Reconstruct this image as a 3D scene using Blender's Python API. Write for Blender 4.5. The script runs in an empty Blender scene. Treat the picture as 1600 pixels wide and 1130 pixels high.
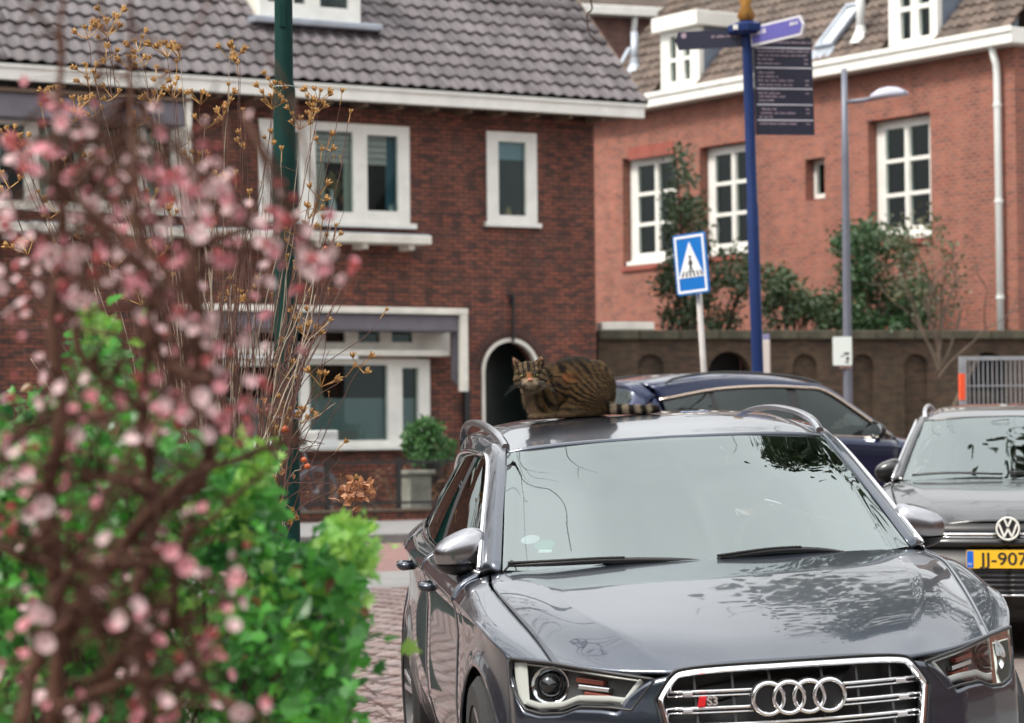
import bpy, bmesh, math, random
import numpy as np
from mathutils import Vector, Matrix, Euler, noise
R = math.radians
random.seed(7); np.random.seed(7)
scene = bpy.context.scene
col = scene.collection

# ------------------------------------------------------------------ camera, sky, sun, exposure
F_PX, IMG_W, IMG_H = 4200.0, 1600.0, 1130.0
CAM = Vector((0, 0, 1.40))
PITCH, ROLL = math.atan((688 - 565) / F_PX), 0.0097
FWD = Vector((0, math.cos(PITCH), math.sin(PITCH)))
UP0 = Vector((0, -math.sin(PITCH), math.cos(PITCH)))
RT0 = Vector((1, 0, 0))
RT = RT0 * math.cos(ROLL) - UP0 * math.sin(ROLL)
UPV = UP0 * math.cos(ROLL) + RT0 * math.sin(ROLL)
cd = bpy.data.cameras.new('camera'); cam = bpy.data.objects.new('camera', cd); col.objects.link(cam)
m = Matrix((RT, UPV, -FWD)).transposed().to_4x4(); m.translation = CAM
cam.matrix_world = m
cd.sensor_width = 36.0; cd.lens = F_PX / IMG_W * 36.0
cd.clip_start = 0.1; cd.clip_end = 2000
cd.dof.use_dof = True; cd.dof.focus_distance = 10.2; cd.dof.aperture_fstop = 5.2
scene.camera = cam

CLOUD = 7.0
SUN_EL, SUN_AZ = R(52), (-0.86, -0.51)
w = bpy.data.worlds.new('World'); scene.world = w; w.use_nodes = True
nt = w.node_tree; bg = nt.nodes['Background']
sky = nt.nodes.new('ShaderNodeTexSky'); sky.sky_type = 'NISHITA'; sky.sun_disc = False
sky.sun_elevation = SUN_EL; sky.sun_rotation = math.atan2(SUN_AZ[0], SUN_AZ[1])
sky.air_density = 1.0; sky.dust_density = 6.0; sky.ozone_density = 1.0
hs = nt.nodes.new('ShaderNodeHueSaturation'); hs.inputs['Saturation'].default_value = 0.32
nt.links.new(sky.outputs[0], hs.inputs['Color'])
# closed cloud deck over the clear sky: standard overcast luminance (1 + 2 sin h) / 3, softly mottled
tcw = nt.nodes.new('ShaderNodeTexCoord'); spw = nt.nodes.new('ShaderNodeSeparateXYZ'); nt.links.new(tcw.outputs['Generated'], spw.inputs[0])
mrw = nt.nodes.new('ShaderNodeMapRange'); mrw.inputs['To Min'].default_value = CLOUD / 3; mrw.inputs['To Max'].default_value = CLOUD
nt.links.new(spw.outputs[2], mrw.inputs['Value'])
nzw = nt.nodes.new('ShaderNodeTexNoise'); nzw.inputs['Scale'].default_value = 2.2; nzw.inputs['Detail'].default_value = 5; nt.links.new(tcw.outputs['Generated'], nzw.inputs['Vector'])
mr2 = nt.nodes.new('ShaderNodeMapRange'); mr2.inputs['From Min'].default_value = .3; mr2.inputs['From Max'].default_value = .7
mr2.inputs['To Min'].default_value = .68; mr2.inputs['To Max'].default_value = 1.2; nt.links.new(nzw.outputs['Fac'], mr2.inputs['Value'])
mlw = nt.nodes.new('ShaderNodeMath'); mlw.operation = 'MULTIPLY'; nt.links.new(mrw.outputs[0], mlw.inputs[0]); nt.links.new(mr2.outputs[0], mlw.inputs[1])
ccw = nt.nodes.new('ShaderNodeVectorMath'); ccw.operation = 'SCALE'; ccw.inputs[0].default_value = (.985, 1.0, 1.0); nt.links.new(mlw.outputs[0], ccw.inputs['Scale'])
mxw = nt.nodes.new('ShaderNodeMix'); mxw.data_type = 'RGBA'; mxw.inputs[0].default_value = .88
nt.links.new(hs.outputs[0], mxw.inputs[6]); nt.links.new(ccw.outputs[0], mxw.inputs[7]); nt.links.new(mxw.outputs[2], bg.inputs['Color'])
bg.inputs['Strength'].default_value = 0.15
sd = bpy.data.lights.new('sun', 'SUN'); sun = bpy.data.objects.new('sun', sd); col.objects.link(sun)
sd.energy = 1.4; sd.angle = R(12); sd.color = (1.0, 0.94, 0.85)
sv = Vector((SUN_AZ[0] * math.cos(SUN_EL), SUN_AZ[1] * math.cos(SUN_EL), math.sin(SUN_EL))).normalized()
sun.rotation_euler = sv.to_track_quat('Z', 'Y').to_euler()
sun.location = (-20, -10, 40)
vs = scene.view_settings
vs.view_transform = 'Standard'; vs.look = 'None'; vs.gamma = 1.0; vs.use_curve_mapping = False
vs.exposure = 1.34
scene.cycles.max_bounces = 7; scene.cycles.transparent_max_bounces = 16

def ray(px, py):
    return (FWD * F_PX + RT * (px - IMG_W / 2) - UPV * (py - IMG_H / 2)).normalized()
def at(px, py, depth):
    "the point seen at a pixel at a given depth along +Y"
    d = ray(px, py)
    return CAM + d * (depth / d.y)
def hit(px, py, p0, n):
    d = ray(px, py)
    return CAM + d * ((Vector(p0) - CAM).dot(Vector(n)) / d.dot(Vector(n)))

# ------------------------------------------------------------------ mesh helpers
class MB:
    def __init__(s): s.v = []; s.f = []
    def add(s, vs, fs):
        o = len(s.v); s.v += [tuple(p) for p in vs]; s.f += [tuple(i + o for i in f) for f in fs]; return s
    def box(s, x0, x1, y0, y1, z0, z1, M=None):
        P = [Vector((x, y, z)) for z in (z0, z1) for y in (y0, y1) for x in (x0, x1)]
        if M is not None: P = [M @ p for p in P]
        return s.add(P, [(0, 2, 3, 1), (4, 5, 7, 6), (0, 1, 5, 4), (2, 6, 7, 3), (0, 4, 6, 2), (1, 3, 7, 5)])
    def bar(s, a, b, w, h, up=(0, 0, 1)):
        a, b = Vector(a), Vector(b); t = (b - a).normalized(); sd_ = t.cross(Vector(up))
        if sd_.length < 1e-4: sd_ = t.cross(Vector((0, 1, 0)))
        sd_.normalize(); u = sd_.cross(t)
        P = []
        for c in (a, b):
            for (i, j) in ((-1, -1), (1, -1), (1, 1), (-1, 1)): P.append(c + sd_ * (w / 2 * i) + u * (h / 2 * j))
        return s.add(P, [(3, 2, 1, 0), (4, 5, 6, 7), (0, 1, 5, 4), (1, 2, 6, 5), (2, 3, 7, 6), (3, 0, 4, 7)])
    def tube(s, pts, rad, n=8, cap=True):
        pts = [Vector(p) for p in pts]; m_ = len(pts)
        rad = [rad] * m_ if not hasattr(rad, '__len__') else rad
        ref = None; rings = []
        for i in range(m_):
            t = (pts[min(i + 1, m_ - 1)] - pts[max(i - 1, 0)])
            if t.length < 1e-9: t = Vector((0, 0, 1))
            t.normalize()
            if ref is None:
                ref = t.cross(Vector((0, 0, 1)))
                if ref.length < .05: ref = t.cross(Vector((0, 1, 0)))
            ref = (ref - t * ref.dot(t)); ref.normalize(); b = t.cross(ref)
            rings.append([pts[i] + (ref * math.cos(2 * math.pi * k / n) + b * math.sin(2 * math.pi * k / n)) * rad[i] for k in range(n)])
        V = [p for r in rings for p in r]
        Fc = [(i * n + k, i * n + (k + 1) % n, (i + 1) * n + (k + 1) % n, (i + 1) * n + k) for i in range(m_ - 1) for k in range(n)]
        if cap: Fc += [tuple(range(n))[::-1], tuple((m_ - 1) * n + k for k in range(n))]
        return s.add(V, Fc)
    def lathe(s, prof, n=24, M=None, close=False):
        "prof: (radius, height) pairs about local Z"
        V = []
        for k in range(n):
            a = 2 * math.pi * k / n
            for r, h in prof: V.append(Vector((r * math.cos(a), r * math.sin(a), h)))
        if M is not None: V = [M @ p for p in V]
        q = len(prof); Fc = []
        for k in range(n):
            for j in range(q if close else q - 1):
                Fc.append((k * q + j, ((k + 1) % n) * q + j, ((k + 1) % n) * q + (j + 1) % q, k * q + (j + 1) % q))
        return s.add(V, Fc)
    def ball(s, c, r, nu=12, nv=8, M=None):
        r = (r, r, r) if not hasattr(r, '__len__') else r
        V = []; Fc = []
        for j in range(nv + 1):
            t = math.pi * j / nv
            for i in range(nu):
                a = 2 * math.pi * i / nu
                p = Vector((r[0] * math.sin(t) * math.cos(a), r[1] * math.sin(t) * math.sin(a), r[2] * math.cos(t)))
                if M is not None: p = M @ p
                V.append(p + Vector(c))
        for j in range(nv):
            for i in range(nu):
                Fc.append((j * nu + i, (j + 1) * nu + i, (j + 1) * nu + (i + 1) % nu, j * nu + (i + 1) % nu))
        return s.add(V, Fc)
    def grid(s, P, flip=False):
        "P: rows x cols x 3"
        a, b = len(P), len(P[0])
        V = [tuple(P[i][j]) for i in range(a) for j in range(b)]
        Fc = []
        for i in range(a - 1):
            for j in range(b - 1):
                q = (i * b + j, i * b + j + 1, (i + 1) * b + j + 1, (i + 1) * b + j)
                Fc.append(q[::-1] if flip else q)
        return s.add(V, Fc)
    def prism(s, poly, a, b, M=None):
        "poly in local XZ, extruded along local Y from a to b"
        n = len(poly)
        V = [Vector((x, a, z)) for x, z in poly] + [Vector((x, b, z)) for x, z in poly]
        if M is not None: V = [M @ p for p in V]
        Fc = [tuple(range(n)), tuple(range(2 * n - 1, n - 1, -1))]
        Fc += [(i, i + n, (i + 1) % n + n, (i + 1) % n) for i in range(n)]
        return s.add(V, Fc)
    def build(s, name, mat, parent=None, smooth=False, bevel=0, M=None, solid=0, weld=False, angle=None):
        me = bpy.data.meshes.new(name)
        V = s.v if M is None else [tuple(M @ Vector(p)) for p in s.v]
        me.from_pydata(V, [], s.f)
        if weld:
            bm = bmesh.new(); bm.from_mesh(me); bmesh.ops.remove_doubles(bm, verts=bm.verts, dist=weld if weld is not True else 1e-4)
            bmesh.ops.recalc_face_normals(bm, faces=bm.faces); bm.to_mesh(me); bm.free()
        if smooth: me.polygons.foreach_set('use_smooth', [True] * len(me.polygons))
        me.update()
        if angle: me.set_sharp_from_angle(angle=R(angle))
        o = bpy.data.objects.new(name, me); col.objects.link(o)
        if mat is not None: me.materials.append(mat)
        if parent is not None: o.parent = parent
        if solid:
            md = o.modifiers.new('solid', 'SOLIDIFY'); md.thickness = abs(solid); md.offset = -1 if solid > 0 else 1
        if bevel:
            md = o.modifiers.new('bevel', 'BEVEL'); md.width = bevel; md.segments = 2; md.limit_method = 'ANGLE'; md.angle_limit = R(35)
        return o

def empty(name, loc=(0, 0, 0), rz=0, parent=None):
    o = bpy.data.objects.new(name, None); col.objects.link(o); o.location = loc; o.rotation_euler = (0, 0, rz)
    o.empty_display_size = .2
    if parent is not None: o.parent = parent
    return o
def tag(o, label=None, cat=None, group=None, kind=None):
    if label: o['label'] = label
    if cat: o['category'] = cat
    if group: o['group'] = group
    if kind: o['kind'] = kind
    return o
def inst(name, me, parent, M=None):
    o = bpy.data.objects.new(name, me); col.objects.link(o)
    if parent is not None: o.parent = parent
    if M is not None: o.matrix_local = M
    return o
def text(name, body, size, mat, parent, M, extrude=.001, align='LEFT', bold=0.0, sx=1.0):
    cu = bpy.data.curves.new(name, 'FONT'); cu.body = body; cu.size = size; cu.extrude = extrude; cu.align_x = align; cu.align_y = 'CENTER'
    cu.offset = bold
    tmp = bpy.data.objects.new(name, cu); col.objects.link(tmp)
    me = bpy.data.meshes.new_from_object(tmp.evaluated_get(bpy.context.evaluated_depsgraph_get())); bpy.data.objects.remove(tmp)
    me.materials.clear(); me.materials.append(mat)
    o = bpy.data.objects.new(name, me); col.objects.link(o)
    if parent is not None: o.parent = parent
    o.matrix_local = M @ Matrix.Diagonal((sx, 1, 1, 1))
    return o
def catmull(P, n, axis=0):
    "Catmull-Rom through control points along an axis, n samples per span"
    P = np.moveaxis(np.asarray(P, float), axis, 0); k = len(P)
    E = np.concatenate([[2 * P[0] - P[1]], P, [2 * P[-1] - P[-2]]])
    out = []
    for i in range(k - 1):
        p0, p1, p2, p3 = E[i], E[i + 1], E[i + 2], E[i + 3]
        for j in range(n + (1 if i == k - 2 else 0)):
            t = j / n
            out.append(.5 * (2 * p1 + (p2 - p0) * t + (2 * p0 - 5 * p1 + 4 * p2 - p3) * t * t + (3 * p1 - p0 - 3 * p2 + p3) * t ** 3))
    return np.moveaxis(np.array(out), 0, axis)
def net(P, nu=6, nv=6):
    return catmull(catmull(P, nu, 0), nv, 1)

# ------------------------------------------------------------------ materials
def N(nt_, typ, **kw):
    n = nt_.nodes.new(typ)
    for k, v in kw.items():
        if k in n.inputs: n.inputs[k].default_value = v
        else: setattr(n, k, v)
    return n
def c4(c): return (c[0], c[1], c[2], 1)
def mat(name, c, rough=.5, metal=0, var=0, scale=8, c2=None, bump=0, bscale=60, coat=0, coat_rough=.03, spec=.5, trans=0, sheen=0, stretch=None, rnd=0, moss=None):
    m_ = bpy.data.materials.new(name); m_.use_nodes = True; t = m_.node_tree; b = t.nodes['Principled BSDF']
    b.inputs['Base Color'].default_value = c4(c); b.inputs['Roughness'].default_value = rough; b.inputs['Metallic'].default_value = metal
    b.inputs['Coat Weight'].default_value = coat; b.inputs['Coat Roughness'].default_value = coat_rough
    b.inputs['Specular IOR Level'].default_value = spec
    if trans: b.inputs['Transmission Weight'].default_value = trans
    if var or bump:
        tc = N(t, 'ShaderNodeTexCoord'); vec = tc.outputs['Object']
        if stretch:
            mp = N(t, 'ShaderNodeMapping'); mp.inputs['Scale'].default_value = stretch
            t.links.new(vec, mp.inputs['Vector']); vec = mp.outputs[0]
    if var:
        nz = N(t, 'ShaderNodeTexNoise', Scale=scale, Detail=5.0, Roughness=.62); t.links.new(vec, nz.inputs['Vector'])
        rp = N(t, 'ShaderNodeValToRGB'); rp.color_ramp.elements[0].position = .32; rp.color_ramp.elements[1].position = .68
        d = c2 if c2 is not None else tuple(x * (1 - var) for x in c)
        rp.color_ramp.elements[0].color = c4(d); rp.color_ramp.elements[1].color = c4(c if c2 is not None else tuple(min(1, x * (1 + var * .5)) for x in c))
        t.links.new(nz.outputs['Fac'], rp.inputs[0]); t.links.new(rp.outputs[0], b.inputs['Base Color'])
    if rnd:                                                             # piece by piece tone, and growth that spreads over many pieces
        oi = N(t, 'ShaderNodeObjectInfo'); ge = N(t, 'ShaderNodeNewGeometry'); ad = N(t, 'ShaderNodeMath'); t.links.new(oi.outputs['Random'], ad.inputs[0]); t.links.new(ge.outputs['Random Per Island'], ad.inputs[1])
        fc = N(t, 'ShaderNodeMath', operation='FRACT'); t.links.new(ad.outputs[0], fc.inputs[0])
        mr = N(t, 'ShaderNodeMapRange'); mr.inputs['To Min'].default_value = 1 - rnd; mr.inputs['To Max'].default_value = 1 + rnd; t.links.new(fc.outputs[0], mr.inputs['Value'])
        hv = N(t, 'ShaderNodeHueSaturation'); t.links.new(mr.outputs[0], hv.inputs['Value']); t.links.new(b.inputs['Base Color'].links[0].from_socket, hv.inputs['Color'])
        pn = N(t, 'ShaderNodeTexNoise', Scale=.9, Detail=7.0, Roughness=.7); t.links.new(ge.outputs['Position'], pn.inputs['Vector'])
        mr2 = N(t, 'ShaderNodeMapRange'); mr2.inputs['From Min'].default_value = .50; mr2.inputs['From Max'].default_value = .72; mr2.inputs['To Max'].default_value = .65; t.links.new(pn.outputs['Fac'], mr2.inputs['Value'])
        mm = N(t, 'ShaderNodeMix', data_type='RGBA'); mm.inputs[7].default_value = c4(moss or tuple(x * .5 for x in c)); t.links.new(mr2.outputs[0], mm.inputs[0]); t.links.new(hv.outputs[0], mm.inputs[6]); t.links.new(mm.outputs[2], b.inputs['Base Color'])
    if bump:
        n2 = N(t, 'ShaderNodeTexNoise', Scale=bscale, Detail=4.0); t.links.new(vec, n2.inputs['Vector'])
        bp = N(t, 'ShaderNodeBump', Strength=bump, Distance=.02); t.links.new(n2.outputs['Fac'], bp.inputs['Height']); t.links.new(bp.outputs[0], b.inputs['Normal'])
    return m_
def brick_mat(name, c1, c2, mortar, bw=.22, rh=.065, ms=.008, dark=None, patch=None, pf=.55, ps=2.6):
    m_ = bpy.data.materials.new(name); m_.use_nodes = True; t = m_.node_tree; b = t.nodes['Principled BSDF']
    tc = N(t, 'ShaderNodeTexCoord'); sp = N(t, 'ShaderNodeSeparateXYZ'); t.links.new(tc.outputs['Object'], sp.inputs[0])
    ad = N(t, 'ShaderNodeMath'); t.links.new(sp.outputs[0], ad.inputs[0]); t.links.new(sp.outputs[1], ad.inputs[1])
    cb = N(t, 'ShaderNodeCombineXYZ'); t.links.new(ad.outputs[0], cb.inputs[0]); t.links.new(sp.outputs[2], cb.inputs[1])
    br = N(t, 'ShaderNodeTexBrick'); t.links.new(cb.outputs[0], br.inputs['Vector'])
    br.inputs['Color1'].default_value = c4(c1); br.inputs['Color2'].default_value = c4(c2); br.inputs['Mortar'].default_value = c4(mortar)
    br.inputs['Scale'].default_value = 1; br.inputs['Brick Width'].default_value = bw; br.inputs['Row Height'].default_value = rh
    br.inputs['Mortar Size'].default_value = ms; br.inputs['Mortar Smooth'].default_value = .3; br.inputs['Bias'].default_value = -.1
    # darker single bricks and broad weathering
    mpn = N(t, 'ShaderNodeMapping'); mpn.inputs['Scale'].default_value = (.35, 1, 1); t.links.new(cb.outputs[0], mpn.inputs['Vector'])
    nz = N(t, 'ShaderNodeTexNoise', Scale=ps, Detail=6.0, Roughness=.7); t.links.new(mpn.outputs[0], nz.inputs['Vector'])
    mpg = N(t, 'ShaderNodeMapping'); mpg.inputs['Scale'].default_value = (1 / bw, 1 / rh, 1); t.links.new(cb.outputs[0], mpg.inputs['Vector'])
    wn = N(t, 'ShaderNodeTexNoise', Scale=.8, Detail=1.0); t.links.new(mpg.outputs[0], wn.inputs['Vector'])
    r1 = N(t, 'ShaderNodeMapRange'); r1.inputs['From Min'].default_value = .46; r1.inputs['From Max'].default_value = .60; t.links.new(wn.outputs['Fac'], r1.inputs['Value'])
    mx = N(t, 'ShaderNodeMix', data_type='RGBA'); mx.inputs[7].default_value = c4(dark or tuple(x * .45 for x in c1))
    t.links.new(r1.outputs[0], mx.inputs[0]); t.links.new(br.outputs['Color'], mx.inputs[6])
    r2 = N(t, 'ShaderNodeMapRange'); r2.inputs['From Min'].default_value = .35; r2.inputs['From Max'].default_value = .7
    r2.inputs['To Min'].default_value = 0; r2.inputs['To Max'].default_value = pf; t.links.new(nz.outputs['Fac'], r2.inputs['Value'])
    m2 = N(t, 'ShaderNodeMix', data_type='RGBA'); m2.inputs[7].default_value = c4(patch or tuple(x * .7 for x in c2))
    t.links.new(r2.outputs[0], m2.inputs[0]); t.links.new(mx.outputs[2], m2.inputs[6])
    mps = N(t, 'ShaderNodeMapping'); mps.inputs['Scale'].default_value = (1.6, .22, 1); t.links.new(cb.outputs[0], mps.inputs['Vector'])
    ns_ = N(t, 'ShaderNodeTexNoise', Scale=1.0, Detail=6.0, Roughness=.65); t.links.new(mps.outputs[0], ns_.inputs['Vector'])   # run-off streaks and soot
    rs_ = N(t, 'ShaderNodeMapRange'); rs_.inputs['From Min'].default_value = .32; rs_.inputs['From Max'].default_value = .66; rs_.inputs['To Min'].default_value = .62; rs_.inputs['To Max'].default_value = 1.14; t.links.new(ns_.outputs['Fac'], rs_.inputs['Value'])
    hv_ = N(t, 'ShaderNodeHueSaturation'); t.links.new(rs_.outputs[0], hv_.inputs['Value']); t.links.new(m2.outputs[2], hv_.inputs['Color']); m2 = hv_
    m3 = N(t, 'ShaderNodeMix', data_type='RGBA'); m3.inputs[7].default_value = c4(mortar)      # joints stay clean of the brick tones
    t.links.new(br.outputs['Fac'], m3.inputs[0]); t.links.new(m2.outputs[0], m3.inputs[6]); t.links.new(m3.outputs[2], b.inputs['Base Color'])
    b.inputs['Roughness'].default_value = .85; b.inputs['Specular IOR Level'].default_value = .2
    bp = N(t, 'ShaderNodeBump', Strength=.7, Distance=.012); bp.invert = True
    t.links.new(br.outputs['Fac'], bp.inputs['Height']); t.links.new(bp.outputs[0], b.inputs['Normal'])
    return m_
def glass_mat(name, tint=(.75, .85, .82), ior=1.55, dens=.0, rough=0.0):
    m_ = bpy.data.materials.new(name); m_.use_nodes = True; t = m_.node_tree; t.nodes.remove(t.nodes['Principled BSDF'])
    out = t.nodes['Material Output']
    fr = N(t, 'ShaderNodeFresnel', IOR=ior); tr = N(t, 'ShaderNodeBsdfTransparent', Color=c4(tint)); gl = N(t, 'ShaderNodeBsdfGlossy', Roughness=rough); gl.inputs['Color'].default_value = (.90, 1.0, .99, 1)
    mx = N(t, 'ShaderNodeMixShader'); t.links.new(fr.outputs[0], mx.inputs[0]); t.links.new(tr.outputs[0], mx.inputs[1]); t.links.new(gl.outputs[0], mx.inputs[2])
    t.links.new(mx.outputs[0], out.inputs['Surface'])
    return m_
def leaf_mat(name, c, c2, trans=.35, rough=.45, scale=14):
    m_ = bpy.data.materials.new(name); m_.use_nodes = True; t = m_.node_tree; b = t.nodes['Principled BSDF']; out = t.nodes['Material Output']
    oi = N(t, 'ShaderNodeObjectInfo'); tc = N(t, 'ShaderNodeTexCoord'); gm = N(t, 'ShaderNodeNewGeometry')
    nz = N(t, 'ShaderNodeTexNoise', Scale=scale, Detail=2.0); t.links.new(gm.outputs['Position'], nz.inputs['Vector'])
    ad = N(t, 'ShaderNodeMath', operation='MULTIPLY_ADD'); t.links.new(gm.outputs['Random Per Island'], ad.inputs[0]); ad.inputs[1].default_value = .45
    t.links.new(nz.outputs['Fac'], ad.inputs[2])
    mr = N(t, 'ShaderNodeMapRange'); mr.inputs['From Min'].default_value = .35; mr.inputs['From Max'].default_value = 1.05; t.links.new(ad.outputs[0], mr.inputs['Value'])
    mx = N(t, 'ShaderNodeMix', data_type='RGBA'); mx.inputs[6].default_value = c4(c); mx.inputs[7].default_value = c4(c2); t.links.new(mr.outputs[0], mx.inputs[0])
    t.links.new(mx.outputs[2], b.inputs['Base Color']); b.inputs['Roughness'].default_value = rough
    tl = N(t, 'ShaderNodeBsdfTranslucent'); t.links.new(mx.outputs[2], tl.inputs['Color'])
    ms = N(t, 'ShaderNodeMixShader'); ms.inputs[0].default_value = trans
    t.links.new(b.outputs[0], ms.inputs[1]); t.links.new(tl.outputs[0], ms.inputs[2]); t.links.new(ms.outputs[0], out.inputs['Surface'])
    return m_

WHITE = mat('white_paint', (.80, .79, .74), .45, var=.10, scale=3)
CREAM = mat('aged_white_paint', (.72, .69, .62), .5, var=.18, scale=2.5)
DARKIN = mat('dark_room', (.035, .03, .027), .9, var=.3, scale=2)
PANE = glass_mat('window_glass', (.82, .9, .88), 1.38)
ZINC = mat('zinc', (.36, .39, .44), .45, .4, var=.2, scale=3)
IRON = mat('black_iron', (.018, .018, .018), .55, var=.3, scale=20)
PVC = mat('white_pipe', (.74, .76, .74), .4, var=.08, scale=2)
BLACKP = mat('black_plastic', (.012, .012, .013), .42)
RUBBER = mat('tyre_rubber', (.018, .018, .018), .8, bump=.2, bscale=80)
CHROME = mat('chrome', (.86, .86, .88), .08, 1.0)
# ------------------------------------------------------------------ house helpers
class Frame:
    "a house's own axes: x along the wall to the right, y into the house, z up"
    def __init__(s, obj): s.o = obj; s.M = Matrix.Translation(obj.location) @ Matrix.Rotation(obj.rotation_euler.z, 4, 'Z'); s.I = s.M.inverted()
    def on(s, px, py, p0, n):
        a = s.I @ CAM; d = (s.I.to_3x3() @ ray(px, py)); n = Vector(n)
        return a + d * ((Vector(p0) - a).dot(n) / d.dot(n))
    def wall(s, px, py, y=0): return s.on(px, py, (0, y, 0), (0, 1, 0))
    def rect(s, x0, y0, x1, y1, y=0):
        cx, cy = (x0 + x1) / 2, (y0 + y1) / 2
        return [s.wall(x0, cy, y).x, s.wall(x1, cy, y).x, s.wall(cx, y1, y).z, s.wall(cx, y0, y).z]
def plate(mb, rect, holes, y0, y1):
    "a slab in XZ with rectangular openings, real thickness y0..y1"
    xs = sorted({rect[0], rect[1], *[min(max(v, rect[0]), rect[1]) for h in holes for v in h[:2]]})
    zs = sorted({rect[2], rect[3], *[min(max(v, rect[2]), rect[3]) for h in holes for v in h[2:]]})
    nx, nz = len(xs) - 1, len(zs) - 1
    def solid(i, j):
        if not (0 <= i < nx and 0 <= j < nz): return False
        cx, cz = (xs[i] + xs[i + 1]) / 2, (zs[j] + zs[j + 1]) / 2
        return not any(h[0] < cx < h[1] and h[2] < cz < h[3] for h in holes)
    for i in range(nx):
        for j in range(nz):
            if not solid(i, j): continue
            a, b, c, d = xs[i], xs[i + 1], zs[j], zs[j + 1]
            mb.add([(a, y0, c), (b, y0, c), (b, y0, d), (a, y0, d)], [(0, 1, 2, 3)])
            mb.add([(a, y1, c), (b, y1, c), (b, y1, d), (a, y1, d)], [(3, 2, 1, 0)])
            if not solid(i - 1, j): mb.add([(a, y0, c), (a, y1, c), (a, y1, d), (a, y0, d)], [(3, 2, 1, 0)])
            if not solid(i + 1, j): mb.add([(b, y0, c), (b, y1, c), (b, y1, d), (b, y0, d)], [(0, 1, 2, 3)])
            if not solid(i, j - 1): mb.add([(a, y0, c), (b, y0, c), (b, y1, c), (a, y1, c)], [(3, 2, 1, 0)])
            if not solid(i, j + 1): mb.add([(a, y0, d), (b, y0, d), (b, y1, d), (a, y1, d)], [(0, 1, 2, 3)])
    return mb
def window(parent, name, rect, panes, y, depth=.11, sill=None, mat_=None, room=True, bars=()):
    "a window: painted frame mesh, each pane a sub-part, a sill and a dark room behind it"
    w_ = plate(MB(), rect, panes, y, y + depth)
    o = w_.build(name, mat_ or WHITE, parent)
    for p in panes:
        g = MB().box(p[0] - .005, p[1] + .005, y + depth * .62, y + depth * .62 + .008, p[2] - .005, p[3] + .005)
        g.build('pane', PANE, o)
    if sill:
        h, out, side = sill
        MB().box(rect[0] - side, rect[1] + side, y - out, y + depth * .8, rect[2] - h, rect[2] - .003).build('sill', mat_ or WHITE, o, bevel=.008)
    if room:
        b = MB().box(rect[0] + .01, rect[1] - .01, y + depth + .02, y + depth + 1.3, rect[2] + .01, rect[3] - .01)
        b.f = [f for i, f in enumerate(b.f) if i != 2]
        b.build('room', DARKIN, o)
    return o
def tile_mesh(name, wd, ln, amp, mat_, th=.022, nseg=8, lift=.05, kind=0):
    V = []; Fc = []
    for k in (0, 1):
        for j in (0, 1):
            for i in range(nseg + 1):
                s = i / nseg
                if kind == 0: c = amp * (math.cos(2 * math.pi * (s - .18)) * .5 + .5) ** 1.15
                else: c = amp * math.sin(2 * math.pi * s) * .5
                V.append((wd * (s - .5), ln * j, c + lift * (1 - j) - th * k))
    q = nseg + 1
    for i in range(nseg):
        Fc += [(i, i + 1, q + i + 1, q + i), (2 * q + i, 3 * q + i, 3 * q + i + 1, 2 * q + i + 1), (i, 2 * q + i, 2 * q + i + 1, i + 1)]
    Fc += [(0, q, 3 * q, 2 * q), (nseg, 2 * q + nseg, 3 * q + nseg, q + nseg)]
    me = bpy.data.meshes.new(name); me.from_pydata(V, [], Fc); me.materials.append(mat_)
    me.polygons.foreach_set('use_smooth', [True] * len(me.polygons)); me.update(); me.set_sharp_from_angle(angle=R(50))
    return me, V, Fc
def tiled_roof(fr, roof, x0, x1, y0, z0, pitch, length, wd, ex, amp, mat_, skip, kind=0, limit=300, cut=None, drop=None):
    "lay every tile; the ones that show in the frame are sub-parts, the rest one mass"
    me, V, Fc = tile_mesh('roof_tile', wd * 1.06, ex * 1.14, amp, mat_, kind=kind)
    B = Matrix.Translation((0, y0, z0)) @ Matrix.Rotation(pitch, 4, 'X')
    rest = MB(); cand = []
    rng = random.Random(3)
    for r in range(int(length / ex)):
        for c in range(int((x1 - x0) / wd)):
            X = x1 - (c + .5) * wd
            M_ = B @ Matrix.Translation((X + rng.uniform(-.004, .004), r * ex, .03 + rng.uniform(-.007, .007))) @ Matrix.Rotation(rng.uniform(-.022, .022), 4, 'Z') @ Matrix.Rotation(rng.uniform(-.02, .02), 4, 'Y')
            p = fr.M @ (M_ @ Vector((0, ex / 2, 0)))
            if skip and skip(X, r * ex, ex, wd): continue
            d = p - CAM; z = d.dot(FWD); u = 800 + F_PX * d.dot(RT) / z; v = 565 - F_PX * d.dot(UPV) / z
            if drop and drop(u, v): continue
            vis = -5 < u < 1605 and -5 < v < 1130 and not (cut and cut(u, v))
            cand.append((0 if vis else 1, z, r, c, M_))
    cand.sort(key=lambda t: t[:2])
    for k, (nv, z, r, c, M_) in enumerate(cand):
        if nv == 0 and k < limit: inst('roof_tile', me, roof, M_)
        else: rest.add([M_ @ Vector(p) for p in V], Fc)
    if rest.v:
        o = rest.build('roof_tiling', mat_, roof, smooth=True); o['kind'] = 'stuff'

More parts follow.
